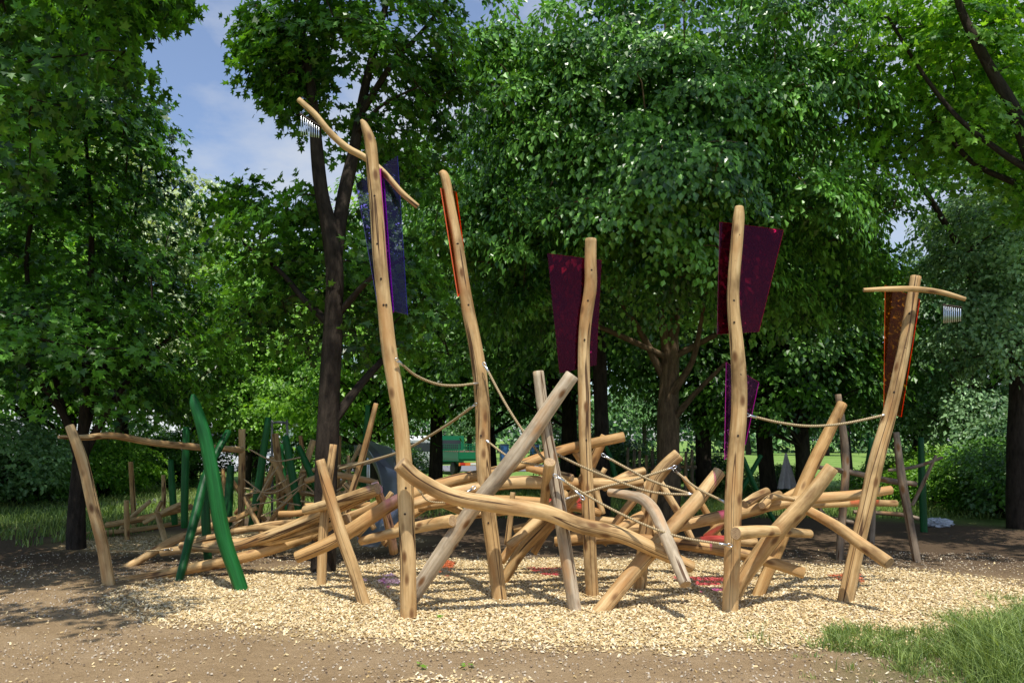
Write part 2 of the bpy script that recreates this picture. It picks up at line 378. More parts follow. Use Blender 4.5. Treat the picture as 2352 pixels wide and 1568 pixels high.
# ------------------------------------------------------------ ropes
def rope(pts,d0,d1,label=None,parent=None,w=6.0,ends=True,group=None):
    P,R=world_path([(x,y,w) for x,y in pts],d0,d1,8)
    b=MB(); b.tube(P,R,8,True,0,bev=False)
    if parent is not None: return b.build('rope',ROPE,parent)
    t=thing('climbing_rope',label,'rope',tuple(P[0]),group)
    b.build('cord',ROPE,t)
    if ends:
        for e,f in ((0,2),(-1,-3)):
            p=P[e]; q=P[f]; d=q-p; d/=np.linalg.norm(d)
            b=MB(); b.tube([p-d*.02,p+d*.06],[.015,.013],10); b.build('ferrule',STEEL,t)
            up=np.cross(d,[0,1,0]); up/=np.linalg.norm(up)
            b=MB(); c=p-d*.045
            b.tube([c+d*.028*math.cos(a)+up*.015*math.sin(a) for a in np.linspace(0,6.28,13)],[.005]*13,6,False,bev=False); b.build('shackle',STEEL,t)
    return t
rope([(918,832),(955,862),(1005,882),(1050,885),(1095,880)],7.6,8.45,'thick sagging rope between the tallest post and the orange-panel post beside it')
rope([(1117,845),(1160,925),(1205,995),(1255,1060),(1330,1135)],8.4,8.0,'taut rope falling steeply right from the edge-on orange panel post')
rope([(1087,932),(1020,980),(930,1032),(850,1058),(775,1078)],8.5,10.5,'taut rope running left from the second tall post to the far frame')
rope([(1725,955),(1790,970),(1860,978),(1940,972),(2035,952)],7.95,8.4,'slack rope between the purple panel post and the leaning right post')
rope([(1255,1030),(1330,1068),(1420,1105),(1500,1130),(1592,1136)],8.2,8.5,'rope ending in a metal link above the curved beam, upper of the middle ropes')
rope([(1285,1098),(1370,1150),(1470,1200),(1560,1232),(1665,1250)],7.9,7.85,'long rope stretched low across the middle to the base of the purple panel post')
rope([(1395,1050),(1440,1075),(1500,1105),(1590,1135)],8.6,8.5,'short rope with chain links beside the bent log post, left side')
rope([(1556,1085),(1600,1120),(1660,1150)],8.7,8.1,'short rope from the bent log post to the purple panel post')
rope([(1300,1145),(1380,1120),(1460,1100),(1540,1075)],8.6,8.7,'rope rising right over the level beam to the bent post')
rope([(1115,1010),(1180,1055),(1250,1070)],8.5,8.1,'short rope from the second tall post to the grey upright log',w=5)
rope([(960,1120),(985,1150),(1040,1150),(1080,1125)],8.0,8.3,'small loop of rope under the left end of the front curved beam',w=4)

# ------------------------------------------------------------ left far structure
lf=thing('climbing_structure','low sprawling frame of peeled logs and nets among the green posts','climbing structure',gp(560,1280))
LL=[
('low_beam',[(372,1268,18),(500,1250,22),(620,1240,24),(740,1208,26),(800,1190,24)],10.8,9.6),
('low_beam',[(435,1306,24),(540,1284,26),(640,1255,26),(740,1222,22),(800,1212,18)],9.9,10.4),
('beam',[(415,1252,16),(520,1258,20),(640,1222,26),(740,1180,28),(872,1122,26)],10.6,9.2),
('low_beam',[(330,1280,18),(400,1240,20),(490,1205,16)],10.9,11.6),
('beam',[(700,1165,20),(760,1160,20),(850,1160,16)],10.2,10.6),
('leaning_log',[(790,1200,14),(808,1130,15),(835,1040,15),(864,926,11)],10.4,10.2),
('upright_log',[(553,1225,16),(555,1120,16),(556,985,15)],12.6,12.6),
('upright_log',[(645,1200,18),(642,1100,18),(632,995,15)],13,13),
('leaning_log',[(650,1215,16),(675,1150,16),(720,1010,14)],12.4,12.4),
('leaning_log',[(580,1210,14),(605,1140,16),(632,1060,14)],12.6,12.6),
('leaning_log',[(670,1150,12),(640,1080,14),(622,1050,12)],12.2,12.2),
('short_log',[(700,1105,14),(760,1090,14),(830,1100,14),(868,1108,12)],11.6,11.8),
('beam',[(690,1082,9),(760,1075,11),(850,1060,11)],12.2,12.2),
('low_beam',[(245,1205,14),(330,1190,16),(440,1163,14)],13.8,13.2),
('low_beam',[(250,1222,12),(330,1214,12),(420,1200,12)],14,14),
('short_log',[(362,1180,12),(372,1215,13),(382,1248,13)],13,12.6),
('short_log',[(292,1235,12),(291,1190,13),(290,1148,11)],13.4,13.4),
('short_log',[(375,1215,10),(360,1180,11),(372,1150,10)],13.6,13.6),
('upright_log',[(375,1180,10),(376,1130,10),(375,1090,8)],14.5,14.5),
('upright_log',[(308,1212,12),(305,1140,12),(300,1060,10)],14.8,14.8),
('leaning_log',[(430,1235,12),(470,1190,12),(500,1130,11)],12.3,12.3),
('leaning_log',[(520,1240,12),(565,1175,12),(600,1140,10)],12,12),
('short_log',[(500,1195,12),(540,1190,13),(590,1165,12)],11.8,11.8),
('leaning_log',[(700,1210,10),(735,1150,12),(760,1100,10)],11.8,11.8),
('leaning_log',[(620,1260,12),(585,1190,12),(560,1140,10)],11.5,11.5),
('short_log',[(770,1190,12),(820,1175,12),(900,1165,12)],11.0,11.2),
('upright_log',[(800,1205,10),(803,1120,10),(800,1045,8)],12.5,12.5),
('leaning_log',[(735,1200,9),(790,1100,10),(828,1020,9)],13,13),
('leaning_log',[(690,1190,9),(700,1100,10),(690,1000,9)],13.6,13.6),
('short_log',[(330,1200,10),(385,1170,11),(430,1150,10)],13.2,13.2),
('leaning_log',[(265,1230,10),(300,1190,11),(345,1150,9)],14.2,14.2),
('upright_log',[(520,1200,10),(517,1140,11),(512,1075,9)],14.2,14.2),
('leaning_log',[(540,1180,10),(590,1120,11),(650,1070,9)],13.8,13.8),
('beam',[(560,1140,10),(640,1128,12),(740,1135,12),(850,1128,10)],13,13),
('leaning_log',[(600,1235,10),(640,1170,12),(690,1120,11)],12,12),
('low_beam',[(540,1220,14),(620,1205,16),(720,1195,16),(800,1180,14)],11.4,11.2),
('low_beam',[(470,1240,12),(560,1215,14),(660,1215,14),(740,1232,12)],11.6,11.0),
('short_log',[(640,1180,14),(700,1175,15),(780,1140,14)],11.0,11.0),
('leaning_log',[(720,1240,12),(680,1160,12),(660,1090,10)],12.6,12.6),
('short_log',[(420,1260,14),(460,1240,15),(530,1225,14)],10.6,10.8),
('upright_log',[(770,1200,9),(776,1120,10),(780,1000,9)],13.8,13.8),
('leaning_log',[(860,1215,12),(830,1160,13),(790,1110,12)],11.0,11.0),
('leaning_log',[(820,1230,13),(865,1180,14),(900,1130,12)],10.6,10.6),
('leaning_log',[(610,1195,10),(560,1140,11),(530,1100,10)],12.8,12.8),
('upright_log',[(598,1215,9),(600,1140,10),(606,1060,9)],13.3,13.3),
('leaning_log',[(730,1215,11),(770,1160,12),(820,1100,11)],11.8,11.8),
]
for i,(nm,pts,a,b) in enumerate(LL): log(nm,pts,a,b,lf,WOOD3 if i%3==1 else None,12)
for x0,y0,x1,y1,sag in [(560,1120,700,1090,25),(500,1240,640,1200,12),(620,1230,740,1240,14),(640,1215,720,1255,6),(560,1100,690,1160,15),(600,1185,690,1120,10),(470,1215,560,1190,14),(660,1240,760,1200,20),(570,1030,690,1050,18),(590,1150,640,1070,-6),(700,1130,800,1110,16),(690,1150,810,1130,16),(700,1110,770,1170,3),(740,1100,800,1160,2),(560,1135,660,1100,8),(575,1160,700,1110,12),(780,1078,905,1040,6)]:
    rope([(x0,y0),((x0+x1)/2,(y0+y1)/2+sag),(x1,y1)],11.6,11.8,parent=lf,w=3.6)
rope([(246,1262),(300,1266),(385,1262)],9.8,10.5,'thin rope from the foot of the far left post to the low logs',w=3.5)
t=thing('playground_post','leftmost leaning peeled log post with a long thin top rail','post',gp(248,1330))
log('log_shaft',[(248,1330,28),(235,1250,26),(215,1170,26),(190,1060,25),(160,977,20)],9.35,9.4,t)
log('top_rail',[(135,1003,8),(200,1004,14),(260,1000,16),(350,1016,16),(450,1026,17),(557,1033,15)],9.5,12.3,t,sides=12)
GP=[
([(550,1342,31),(512,1225,33),(490,1100,32),(470,1000,30),(448,930,24),(443,905,8)],9.1,9.0,GREEN,'large green painted post with pointed tip, nearest and tallest of the green ones'),
([(413,1326,18),(450,1180,22),(478,1080,20),(525,990,14)],9.7,11.2,GREEN_SHADED,'green painted post leaning right, crossing behind the large pointed green post'),
([(424,1212,16),(425,1100,17),(428,980,15)],12.6,12.6,GREEN,'slim upright green post left of the large pointed green post'),
([(575,1218,15),(590,1140,18),(602,1060,18),(616,958,14)],12.0,12.0,GREEN,'curved green post standing beside the upright peeled log with a rail'),
([(692,1200,18),(675,1110,18),(655,1000,15)],12.0,12.0,GREEN,'green post leaning left near the centre of the far log frame'),
([(745,1165,15),(715,1090,17),(685,1024,13)],12.2,12.2,GREEN,'green post leaning left, closest to the dark maple trunk'),
([(832,1190,13),(836,1060,13),(845,930,11)],13.6,13.6,GREEN,'thin green post rising behind the metal slide'),
([(523,1225,20),(525,1150,20),(530,1068,16)],12.2,12.2,GREEN_SHADED,'short thick green post just right of the large pointed one'),
([(402,1205,14),(396,1130,15),(392,1055,12)],13.4,13.4,GREEN,'leftmost short green post in the far log frame'),
([(478,1285,18),(473,1200,20),(468,1090,16)],10.9,10.9,GREEN_SHADED,'upright green post hidden directly behind the large pointed one'),
([(664,1200,12),(652,1100,13),(644,1020,12)],14,14,GREEN,'thin green post behind the pale leaning logs'),
([(2122,1215,16),(2118,1110,16),(2115,1004,12)],14.6,14.6,GREEN_SHADED,'upright green post at far right beside the shrubs'),
([(1990,1195,15),(1993,1090,15),(2003,1005,12)],16,16,GREEN_SHADED,'green post behind the leaning orange-panel post'),
([(1782,1202,11),(1740,1130,12),(1706,1050,11)],15.5,15.5,GREEN,'green post leaning left, forming an X behind the purple panel post'),
([(1690,1150,10),(1720,1095,11),(1748,1045,10)],16,16,GREEN,'green post leaning right, forming an X behind the purple panel post'),
([(1416,1110,10),(1405,1060,11),(1390,1020,9)],17,17,GREEN,'small green post visible behind the burgundy panel post'),
]
for pts,a,b,m,l in GP:
    t=thing('green_post',l,'post',gp(*pts[0][:2])); 
    log('painted_log',pts,a,b,t,m,16)
rf=thing('climbing_structure','shaded log frame standing behind the leaning right post','climbing structure',gp(2000,1270))
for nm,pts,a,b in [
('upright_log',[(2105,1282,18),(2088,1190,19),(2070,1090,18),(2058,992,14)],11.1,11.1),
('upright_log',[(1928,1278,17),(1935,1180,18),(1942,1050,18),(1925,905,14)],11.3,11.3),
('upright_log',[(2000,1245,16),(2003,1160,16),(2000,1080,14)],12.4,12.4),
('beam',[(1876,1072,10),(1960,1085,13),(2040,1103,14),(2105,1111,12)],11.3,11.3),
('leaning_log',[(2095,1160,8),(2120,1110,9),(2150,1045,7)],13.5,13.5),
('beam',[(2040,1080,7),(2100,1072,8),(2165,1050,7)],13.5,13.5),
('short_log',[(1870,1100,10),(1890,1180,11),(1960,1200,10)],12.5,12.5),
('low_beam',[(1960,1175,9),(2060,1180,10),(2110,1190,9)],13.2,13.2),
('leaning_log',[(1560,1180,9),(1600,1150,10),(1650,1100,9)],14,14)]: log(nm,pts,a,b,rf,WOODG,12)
t=thing('stake_fence','low row of pointed pale wooden stakes behind the middle logs','fence',gp(1520,1140))
for i in range(11):
    x=1440+i*15; 
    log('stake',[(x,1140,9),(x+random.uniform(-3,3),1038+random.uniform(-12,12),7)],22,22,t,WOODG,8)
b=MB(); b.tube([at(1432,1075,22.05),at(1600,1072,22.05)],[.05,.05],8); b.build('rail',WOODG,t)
V=[];Fc=[]
for i in range(9):
    for j in range(9):
        a=i/8;c=j/8; w=(.1+.9*c)*42
        p=at(1805+(a-.5)*w+c*4,1040+c*82,15); p.y+=.08*math.sin(a*16+c*2)*c; V.append(p)
for i in range(8):
    for j in range(8): Fc.append((i*9+j,i*9+j+1,(i+1)*9+j+1,(i+1)*9+j))
tag(build('hanging_tarp',V,Fc,plain('grey_cloth',(.3,.29,.27),.9,0,.2)),'folded grey cloth hanging from a frame far behind the right logs','tarp')
V=[];Fc=[];c=at(2152,1188,15.5)
for i in range(13):
    for j in range(24):
        th=math.pi*i/12; ph=2*math.pi*j/24; k=1+.16*math.sin(3*ph+i*.7)+.13*math.sin(7*ph-2*i)+.08*math.sin(11*ph+i*3)
        V.append((c.x+.27*math.sin(th)*math.cos(ph)*k,c.y+.2*math.sin(th)*math.sin(ph)*k,max(0.0,.06+.09*math.cos(th)*k)))
for i in range(12):
    for j in range(24): Fc.append((i*24+j,(i+1)*24+j,(i+1)*24+(j+1)%24,i*24+(j+1)%24))
tag(build('plastic_sack',V,Fc,plain('sack_plastic',(.5,.52,.56),.4,0,.3),None,False),'crumpled white plastic sack lying on the shaded ground at far right','sack')

# slide
sl=thing('metal_slide','stainless steel slide descending beside the dark maple trunk','slide',gp(870,1270))
def chute():
    pts=[at(838,1045,13.4),at(868,1052,13.0),at(890,1085,12.5),at(905,1140,12.2),at(905,1195,12.0),at(880,1235,11.7),at(850,1255,11.4)]
    P,_=cr(pts,[1]*len(pts),6); V=[];Fc=[];m=7
    prof=[(-.2,.17),(-.19,.06),(-.13,.01),(0,0),(.13,.01),(.19,.06),(.2,.17)]
    for i,p in enumerate(P):
        a=P[max(0,i-1)];b=P[min(len(P)-1,i+1)];d=b-a; d/=np.linalg.norm(d); s=np.cross(d,[0,0,1]); s/=np.linalg.norm(s); n=np.cross(s,d)
        for x,z in prof: V.append(p+s*x+n*z)
    for i in range(len(P)-1):
        for k in range(m-1): Fc.append((i*m+k,i*m+k+1,(i+1)*m+k+1,(i+1)*m+k))
    o=build('chute',V,Fc,CHUTE,sl); md=o.modifiers.new('s','SOLIDIFY'); md.thickness=.01
chute()
b=MB()
hp=[at(845,1010,13.2),at(900,1030,12.6),at(908,1080,12.3),at(850,1056,13.2)]
b.poly(hp); b.poly([hp[0],hp[3],at(838,1050,13.5),at(836,1015,13.5)]); o=b.build('side_guard',CHUTE,sl,False); md=o.modifiers.new('s','SOLIDIFY'); md.thickness=.012
b=MB(); b.tube([gp(846,1240),at(846,1050,13.1)],[.03,.03],8); b.build('support_leg',STEEL,sl)
t=thing('steel_arch','thin grey steel handrail arch above the far green posts','handrail',gp(640,1200))
P,R=cr([at(625,1200,13.4),at(625,985,13.4),at(628,971,13.4),at(655,971,13.4),at(660,985,13.4),at(662,1200,13.4)],[.02]*6,5)
b=MB(); b.tube(P,R,8); b.build('bent_tube',plain('grey_tube',(.12,.13,.14),.4),t)

# ------------------------------------------------------------ ground
def vnoise(x,y,s,seed=0):
    r=np.random.default_rng(seed); out=0
    for k in range(4):
        a=r.uniform(0,6.28,3); f=s*(1.8**k)
        out=out+(np.sin(x*f*math.cos(a[0])+y*f*math.sin(a[0])+a[1])*np.cos(x*f*math.sin(a[0]+1)-y*f*math.cos(a[0]+1)+a[2]))/(1.5**k)
    return out/2.2
xs=np.concatenate([-np.geomspace(400,16,24),np.linspace(-15,15,300),np.geomspace(16,400,24)])
ys=np.concatenate([np.linspace(-30,2.5,10),np.linspace(3,25,240),np.geomspace(26,900,40)])
X,Y=np.meshgrid(xs,ys,indexing='ij')
def gz(x,y):
    near=np.exp(-(np.maximum(0,y-14)/8)**2)
    return (.016*vnoise(x,y,1.1,1)+.012*vnoise(x,y,5,2))*near
Z=gz(X,Y); nx,ny=X.shape
V=np.stack([X,Y,Z],-1).reshape(-1,3)
idx=np.arange(nx*ny).reshape(nx,ny)
Fa=np.stack([idx[:-1,:-1],idx[1:,:-1],idx[1:,1:],idx[:-1,1:]],-1).reshape(-1,4)
CHE=(.95,8.95,4.8,2.3)
m,nt,b=mat('ground_soil')
pos=N(nt,'ShaderNodeNewGeometry').outputs['Position']
def ellmask(cx,cy,a,bb,nsc=1.2,namp=.45):
    mp=N(nt,'ShaderNodeMapping'); mp.inputs['Location'].default_value=(-cx/a,-cy/bb,0); mp.inputs['Scale'].default_value=(1/a,1/bb,0)
    nt.links.new(pos,mp.inputs[0]); l=N(nt,'ShaderNodeVectorMath',operation='LENGTH'); nt.links.new(mp.outputs[0],l.inputs[0])
    nn=noise(nt,pos,nsc,6,.65); ad=N(nt,'ShaderNodeMath',operation='MULTIPLY_ADD'); ad.inputs[1].default_value=namp; nt.links.new(nn,ad.inputs[0]); nt.links.new(l.outputs['Value'],ad.inputs[2])
    return ad.outputs[0],1+namp*.5
def stepdown(v,c,soft):
    mr=N(nt,'ShaderNodeMapRange'); mr.inputs[1].default_value=c-soft; mr.inputs[2].default_value=c+soft; mr.inputs[3].default_value=1; mr.inputs[4].default_value=0
    nt.links.new(v,mr.inputs[0]); return mr.outputs[0]
n1=noise(nt,pos,.8,8,.7); n2=noise(nt,pos,9,6,.7); n3=noise(nt,pos,70,3,.7)
dirt=ramp(nt,n1,[(.3,(.25,.165,.085)),(.5,(.38,.265,.15)),(.7,(.52,.39,.25))])
dirt=mixc(nt,ramp(nt,n2,[(.35,(0,0,0)),(.65,(.7,.7,.7))]),dirt,(.46,.325,.185))
dirt=mixc(nt,ramp(nt,n3,[(.5,(0,0,0)),(.72,(.7,.7,.7))]),dirt,(.20,.135,.08))
vo=N(nt,'ShaderNodeTexVoronoi'); vo.inputs['Scale'].default_value=75; nt.links.new(pos,vo.inputs['Vector'])
chipc=ramp(nt,vo.outputs['Distance'],[(.1,(.72,.56,.31)),(.5,(.54,.39,.2)),(.9,(.24,.155,.07))])
e,c=ellmask(*CHE); cm=stepdown(e,c,.10)
e2,c2=ellmask(-4.4,13.3,2.8,1.5); cm2=stepdown(e2,c2,.2)
mx=N(nt,'ShaderNodeMath',operation='MAXIMUM'); nt.links.new(cm,mx.inputs[0]); nt.links.new(cm2,mx.inputs[1])
e5,c5=ellmask(0,6,9,5.2,.5,.3); bk=stepdown(e5,c5,.2)
dirt=mixc(nt,bk,(.14,.095,.06),dirt)  # soil away from the foreground painted darker to stand in for tree shade
col=mixc(nt,mx.outputs[0],dirt,chipc)
e3,c3=ellmask(0,8,14,11,.3,.35); gm=stepdown(e3,c3,.08)
inv=N(nt,'ShaderNodeMath',operation='SUBTRACT'); inv.inputs[0].default_value=1; nt.links.new(gm,inv.inputs[1])
gr=ramp(nt,noise(nt,pos,.5,8,.75),[(.3,(.10,.19,.035)),(.5,(.19,.31,.07)),(.7,(.32,.40,.13))])
col=mixc(nt,inv.outputs[0],col,gr)
e4,c4=ellmask(4.5,5.8,1.9,1.4,2,.9); g4=stepdown(e4,c4,.3)
col=mixc(nt,g4,col,(.15,.15,.06))
nt.links.new(col,b.inputs['Base Color']); b.inputs['Roughness'].default_value=.95; b.inputs['Specular IOR Level'].default_value=.1
hs=N(nt,'ShaderNodeMath',operation='ADD'); nt.links.new(n2,hs.inputs[0]); nt.links.new(n3,hs.inputs[1])
bump(nt,b,hs.outputs[0],.9,.035)
tag(build('ground',V,Fa,m),None,None,None,'structure')
pathm=plain('asphalt',(.19,.19,.20),.9,0,.2,3)
def strip(pts,w,z,name,m):
    V=[];Fc=[]
    for i,p in enumerate(pts):
        a=Vector(pts[max(0,i-1)]);c=Vector(pts[min(len(pts)-1,i+1)]); d=(c-a).normalized(); s=Vector((-d.y,d.x))*w/2
        V+= [(p[0]+s.x,p[1]+s.y,z),(p[0]-s.x,p[1]-s.y,z)]
    for i in range(len(pts)-1): Fc.append((2*i,2*i+1,2*i+3,2*i+2))
    return tag(build(name,V,Fc,m,None,False),None,None,None,'structure')
strip([(-40,21),(-20,20),(-13,19.2),(-10,20.5),(-8.5,25),(-7,36)],1.5,.03,'path',pathm)
strip([(-60,47),(-20,46),(0,46),(12,47)],9,.03,'road',pathm)

# ------------------------------------------------------------ chips, gravel, grass
def inell(x,y,cx,cy,a,bb,amp,seed): return ((x-cx)/a)**2+((y-cy)/bb)**2 + amp*vnoise(x,y,2.0,seed)
def scatter_flat(n,xr,yr,test,size,name,mat_,label,cat,thick,tilt=.4,stone=False):
    x=rng.uniform(*xr,n); y=yr[0]+(yr[1]-yr[0])*rng.random(n)**1.25
    k=test(x,y); x=x[k];y=y[k]; n=len(x)
    a=rng.uniform(0,6.28,n); L=size*rng.uniform(.5,1.7,n); W=L*(rng.uniform(.3,.7,n) if not stone else rng.uniform(.6,1,n)); T=thick*rng.uniform(.5,1.4,n)
    tx=rng.normal(0,tilt,n); ty=rng.normal(0,tilt*.6,n)
    ex=np.stack([np.cos(a)*np.cos(tx),np.sin(a)*np.cos(tx),np.sin(tx)],-1)
    ey=np.stack([-np.sin(a)*np.cos(ty),np.cos(a)*np.cos(ty),np.sin(ty)],-1)
    ez=np.cross(ex,ey)
    z=gz(x,y)+rng.uniform(.0,.014,n)+ (0 if stone else .003)
    c=np.stack([x,y,z],-1)
    V=np.empty((n,8,3)); q=0
    for zz in (-1,1):
        for sx,sy in ((-1,-1),(1,-1),(1,1),(-1,1)):
            kx=.65 if (stone and zz>0) else 1
            V[:,q]=c+ex*(sx*L/2*kx)[:,None]*rng.uniform(.7,1.1,n)[:,None]+ey*(sy*W/2*kx)[:,None]*rng.uniform(.7,1.1,n)[:,None]+ez*(zz*T/2)[:,None]; q+=1
    f=np.array([(4,5,6,7),(0,1,5,4),(1,2,6,5),(2,3,7,6),(3,0,4,7)])
    Fa=(f[None]+(np.arange(n)*8)[:,None,None]).reshape(-1,4)
    tone=np.repeat(rng.random(n),5)
    return tag(build(name,V.reshape(-1,3),Fa,mat_,None,False,tone=tone),label,cat,None,'stuff')
def tonemat(name,stops,rough=.85):
    m,nt,b=mat(name); t=N(nt,'ShaderNodeAttribute',attribute_name='tone').outputs['Fac']
    nt.links.new(ramp(nt,t,stops),b.inputs['Base Color']); b.inputs['Roughness'].default_value=rough; b.inputs['Specular IOR Level'].default_value=.2; return m
CHIP=tonemat('wood_chip',[(0,(.38,.25,.10)),(.22,(.64,.48,.24)),(.65,(.78,.62,.36)),(1,(.86,.76,.56))])
def chiptest(x,y):
    v=inell(x,y,*CHE,.16,11)
    return (v<1)|((v<1.22)&(rng.random(len(x))<.3))|((rng.random(len(x))<.012)&(v<3))|((inell(x,y,-.35,5.5,.6,.4,.9,12)<1)&(rng.random(len(x))<.3))|((inell(x,y,-4.4,13.3,2.8,1.5,.3,13)<1)&(rng.random(len(x))<.3))
scatter_flat(300000,(-7,7),(4.6,14),chiptest,.022,'wood_chips',CHIP,'pale wood chips spread under the climbing logs','wood chips',.005)
GRV=tonemat('pebble',[(0,(.17,.12,.08)),(.5,(.40,.30,.19)),(1,(.6,.53,.43))])
scatter_flat(40000,(-7,7),(4.0,12),lambda x,y:(inell(x,y,*CHE,.16,11)>1)&((vnoise(x,y,1.6,31)>-.1)|(rng.random(len(x))<.3)),.013,'gravel',GRV,'small stones and crumbs scattered on the bare brown soil','gravel',.008,.3,True)
def blades(n,pos_fn,h,w,name,label,cat,m,ls=.6):
    x,y,hh=pos_fn(n); n=len(x); a=rng.uniform(0,6.28,n); H=h*hh*rng.uniform(.35,1.4,n); lean=rng.normal(0,ls,(n,2))
    z=gz(x,y); s=np.stack([np.cos(a),np.sin(a),0*a],-1)*(w*rng.uniform(.6,1.4,n))[:,None]/2
    b0=np.stack([x,y,z-.01],-1); mid=b0+np.stack([lean[:,0]*H*.3,lean[:,1]*H*.3,H*.6],-1); tip=b0+np.stack([lean[:,0]*H,lean[:,1]*H,H*.9],-1)
    V=np.stack([b0-s,b0+s,mid+s*.8,mid-s*.8,tip],1).reshape(-1,3)
    o=np.arange(n)*5
    T=np.stack([np.stack([o,o+1,o+2],-1),np.stack([o,o+2,o+3],-1),np.stack([o+3,o+2,o+4],-1)],1).reshape(-1,3)
    return tag(build(name,V,T,m,None,False,tone=np.repeat(rng.random(n),3)),label,cat,None,'stuff')
def gfn(n):
    m=n//14; tx=rng.uniform(1.4,7,m); ty=rng.uniform(3.6,9,m); th=rng.uniform(.3,1.7,m)
    v1=inell(tx,ty,3.05,6.6,.8,.5,.9,21); v2=inell(tx,ty,4.6,5.8,1.6,1.7,.8,22); v3=inell(tx,ty,5.9,8,1.1,.9,.6,23); v5=inell(tx,ty,2.6,5.2,1.1,.4,.9,24)
    r=rng.random(m); pn=vnoise(tx,ty,6,27)
    k=((v1<1)&(r<.6)&(pn>-.6))|((v2<.7)&(pn>-.7)&(r<.8))|((v2<1.3)&(r<.4)&(pn>-.25))|((v3<1)&(pn>-.1)&(r<.6))|((v5<.7)&(r<.2)&(pn>0))|((r<.012)&(tx>1.8)&(ty<7.3))
    hh=np.where(v2<.55,1.5,np.where(v1<1,.65,.6))*th
    tx,ty,hh=tx[k],ty[k],hh[k]; rep=np.repeat(np.arange(len(tx)),14)
    return tx[rep]+rng.normal(0,.03,len(rep)),ty[rep]+rng.normal(0,.03,len(rep)),hh[rep]
blades(260000,gfn,.13,.0065,'grass','green grass tufts growing at the front right corner','grass',L_GRASS)
def gfn2(n):
    x=np.concatenate([rng.uniform(-22,-6.5,n//2),rng.uniform(-6,16,n//2)]); y=rng.uniform(12,26,n)
    k=(inell(x,y,0,8,11,8,.4,26)>1)&(y<26)&((x<-6.5)|(y>17)); return x[k],y[k],np.ones(k.sum())*1.1
blades(80000,gfn2,.16,.02,'meadow_grass','loose grass around the edge of the playground','grass',L_GRASS,.4)

# ------------------------------------------------------------ foliage
SHM=np.array([(0,0),(-.5,.12),(-.27,.33),(-.56,.72),(-.17,.6),(0,1),(.17,.6),(.56,.72),(.27,.33),(.5,.12)])
SHL=np.array([(0,0),(-.36,.4),(0,1),(.36,.4)])
def unit(v): return v/np.maximum(1e-9,np.linalg.norm(v,axis=-1,keepdims=True))
def leaves(C,Dr,Nm,size,kind,parent,m,name='crown',tone=None):
    n=len(C); Dr=unit(Dr); Sd=unit(np.cross(Dr,Nm)); Nn=np.cross(Sd,Dr)
    sh=SHM if kind=='maple' else SHL; k=len(sh)
    V=np.empty((n,k,3))
    for i,(x,y) in enumerate(sh):
        zz=.22*abs(x)-.18*y*y
        V[:,i]=C+Sd*(x*size)[:,None]+Dr*(y*size)[:,None]+Nn*(zz*size)[:,None]
    if kind=='maple': Fa=np.arange(n*k).reshape(n,k); tn=tone
    else:
        o=np.arange(n)*4; Fa=np.stack([np.stack([o,o+1,o+2],-1),np.stack([o,o+2,o+3],-1)],1).reshape(-1,3); tn=np.repeat(tone,2)
    return build(name,V.reshape(-1,3),Fa,m,parent,False,tone=tn)
SKY=[(440,-80),(446,20),(430,62),(340,75),(290,95),(325,150),(375,180),(420,220),(470,290),(480,430),(560,400),(640,400),(645,330),(620,255),(560,215),(525,180),(528,90),(515,-80)]
HOLES=[(2085,530,48,55),(960,95,36,30),(1090,20,40,40),(790,120,20,40),(2150,470,28,26),(830,130,16,24),(30,950,30,25)]
def opened(C,mg=0):
    s=C[:,1]*ct+(C[:,2]-CH)*st; px=1176+F*C[:,0]/s; py=784-F*(-C[:,1]*st+(C[:,2]-CH)*ct)/s
    ins=np.zeros(len(C),bool); n=len(SKY)
    for i in range(n):
        x1,y1=SKY[i];x2,y2=SKY[(i+1)%n]
        cross=((y1>py)!=(y2>py))
        with np.errstate(all='ignore'): xi=(x2-x1)*(py-y1)/((y2-y1) if y2!=y1 else 1e-9)+x1
        ins^=cross&(px<xi)
    for hx,hy,a,b in HOLES: ins|=((px-hx)/a)**2+((py-hy)/b)**2<1
    return ~ins
def foliage(clumps,ctr,R,per,size,kind,droop,parent,m,name='crown',prune=False):
    C=np.asarray(clumps); nc=len(C); out=C-np.asarray(ctr); out[:,2]*=.3; out=unit(out)
    up=np.array([0,0,1.0]); nrm=unit(up+out*.6+rng.normal(0,.22,(nc,3)))
    e1=unit(np.cross(nrm,rng.normal(0,1,(nc,3)))); e2=np.cross(nrm,e1)
    Rc=R*rng.uniform(.6,1.4,nc)
    ct_=rng.normal(.5,.25,nc)
    rep=np.repeat(np.arange(nc),per); n=len(rep)
    a=rng.uniform(0,6.28,n); r=np.sqrt(rng.random(n))*Rc[rep]
    r*=1+.3*np.sin(3*a+rep)
    P=C[rep]+e1[rep]*(np.cos(a)*r)[:,None]*1.15+e2[rep]*(np.sin(a)*r)[:,None]+nrm[rep]*(rng.normal(0,.10,n)*Rc[rep])[:,None]
    P[:,2]-=droop*r*r/np.maximum(.2,Rc[rep])
    if prune:
        k=opened(P+rng.normal(0,.09,(n,3))); P=P[k]; rep=rep[k]; n=len(rep)
    rad=unit(P-C[rep]+out[rep]*.2*R)
    Dr=rad+rng.normal(0,.45,(n,3)); Dr[:,2]-=.25+droop*1.6*rng.random(n)
    Nm=nrm[rep]+out[rep]*droop*.8+rng.normal(0,.32,(n,3))
    tn=np.clip(ct_[rep]+rng.normal(0,.25,n),0,1)
    return leaves(P,Dr,Nm,size*rng.uniform(.6,1.25,n),kind,parent,m,name,tn)
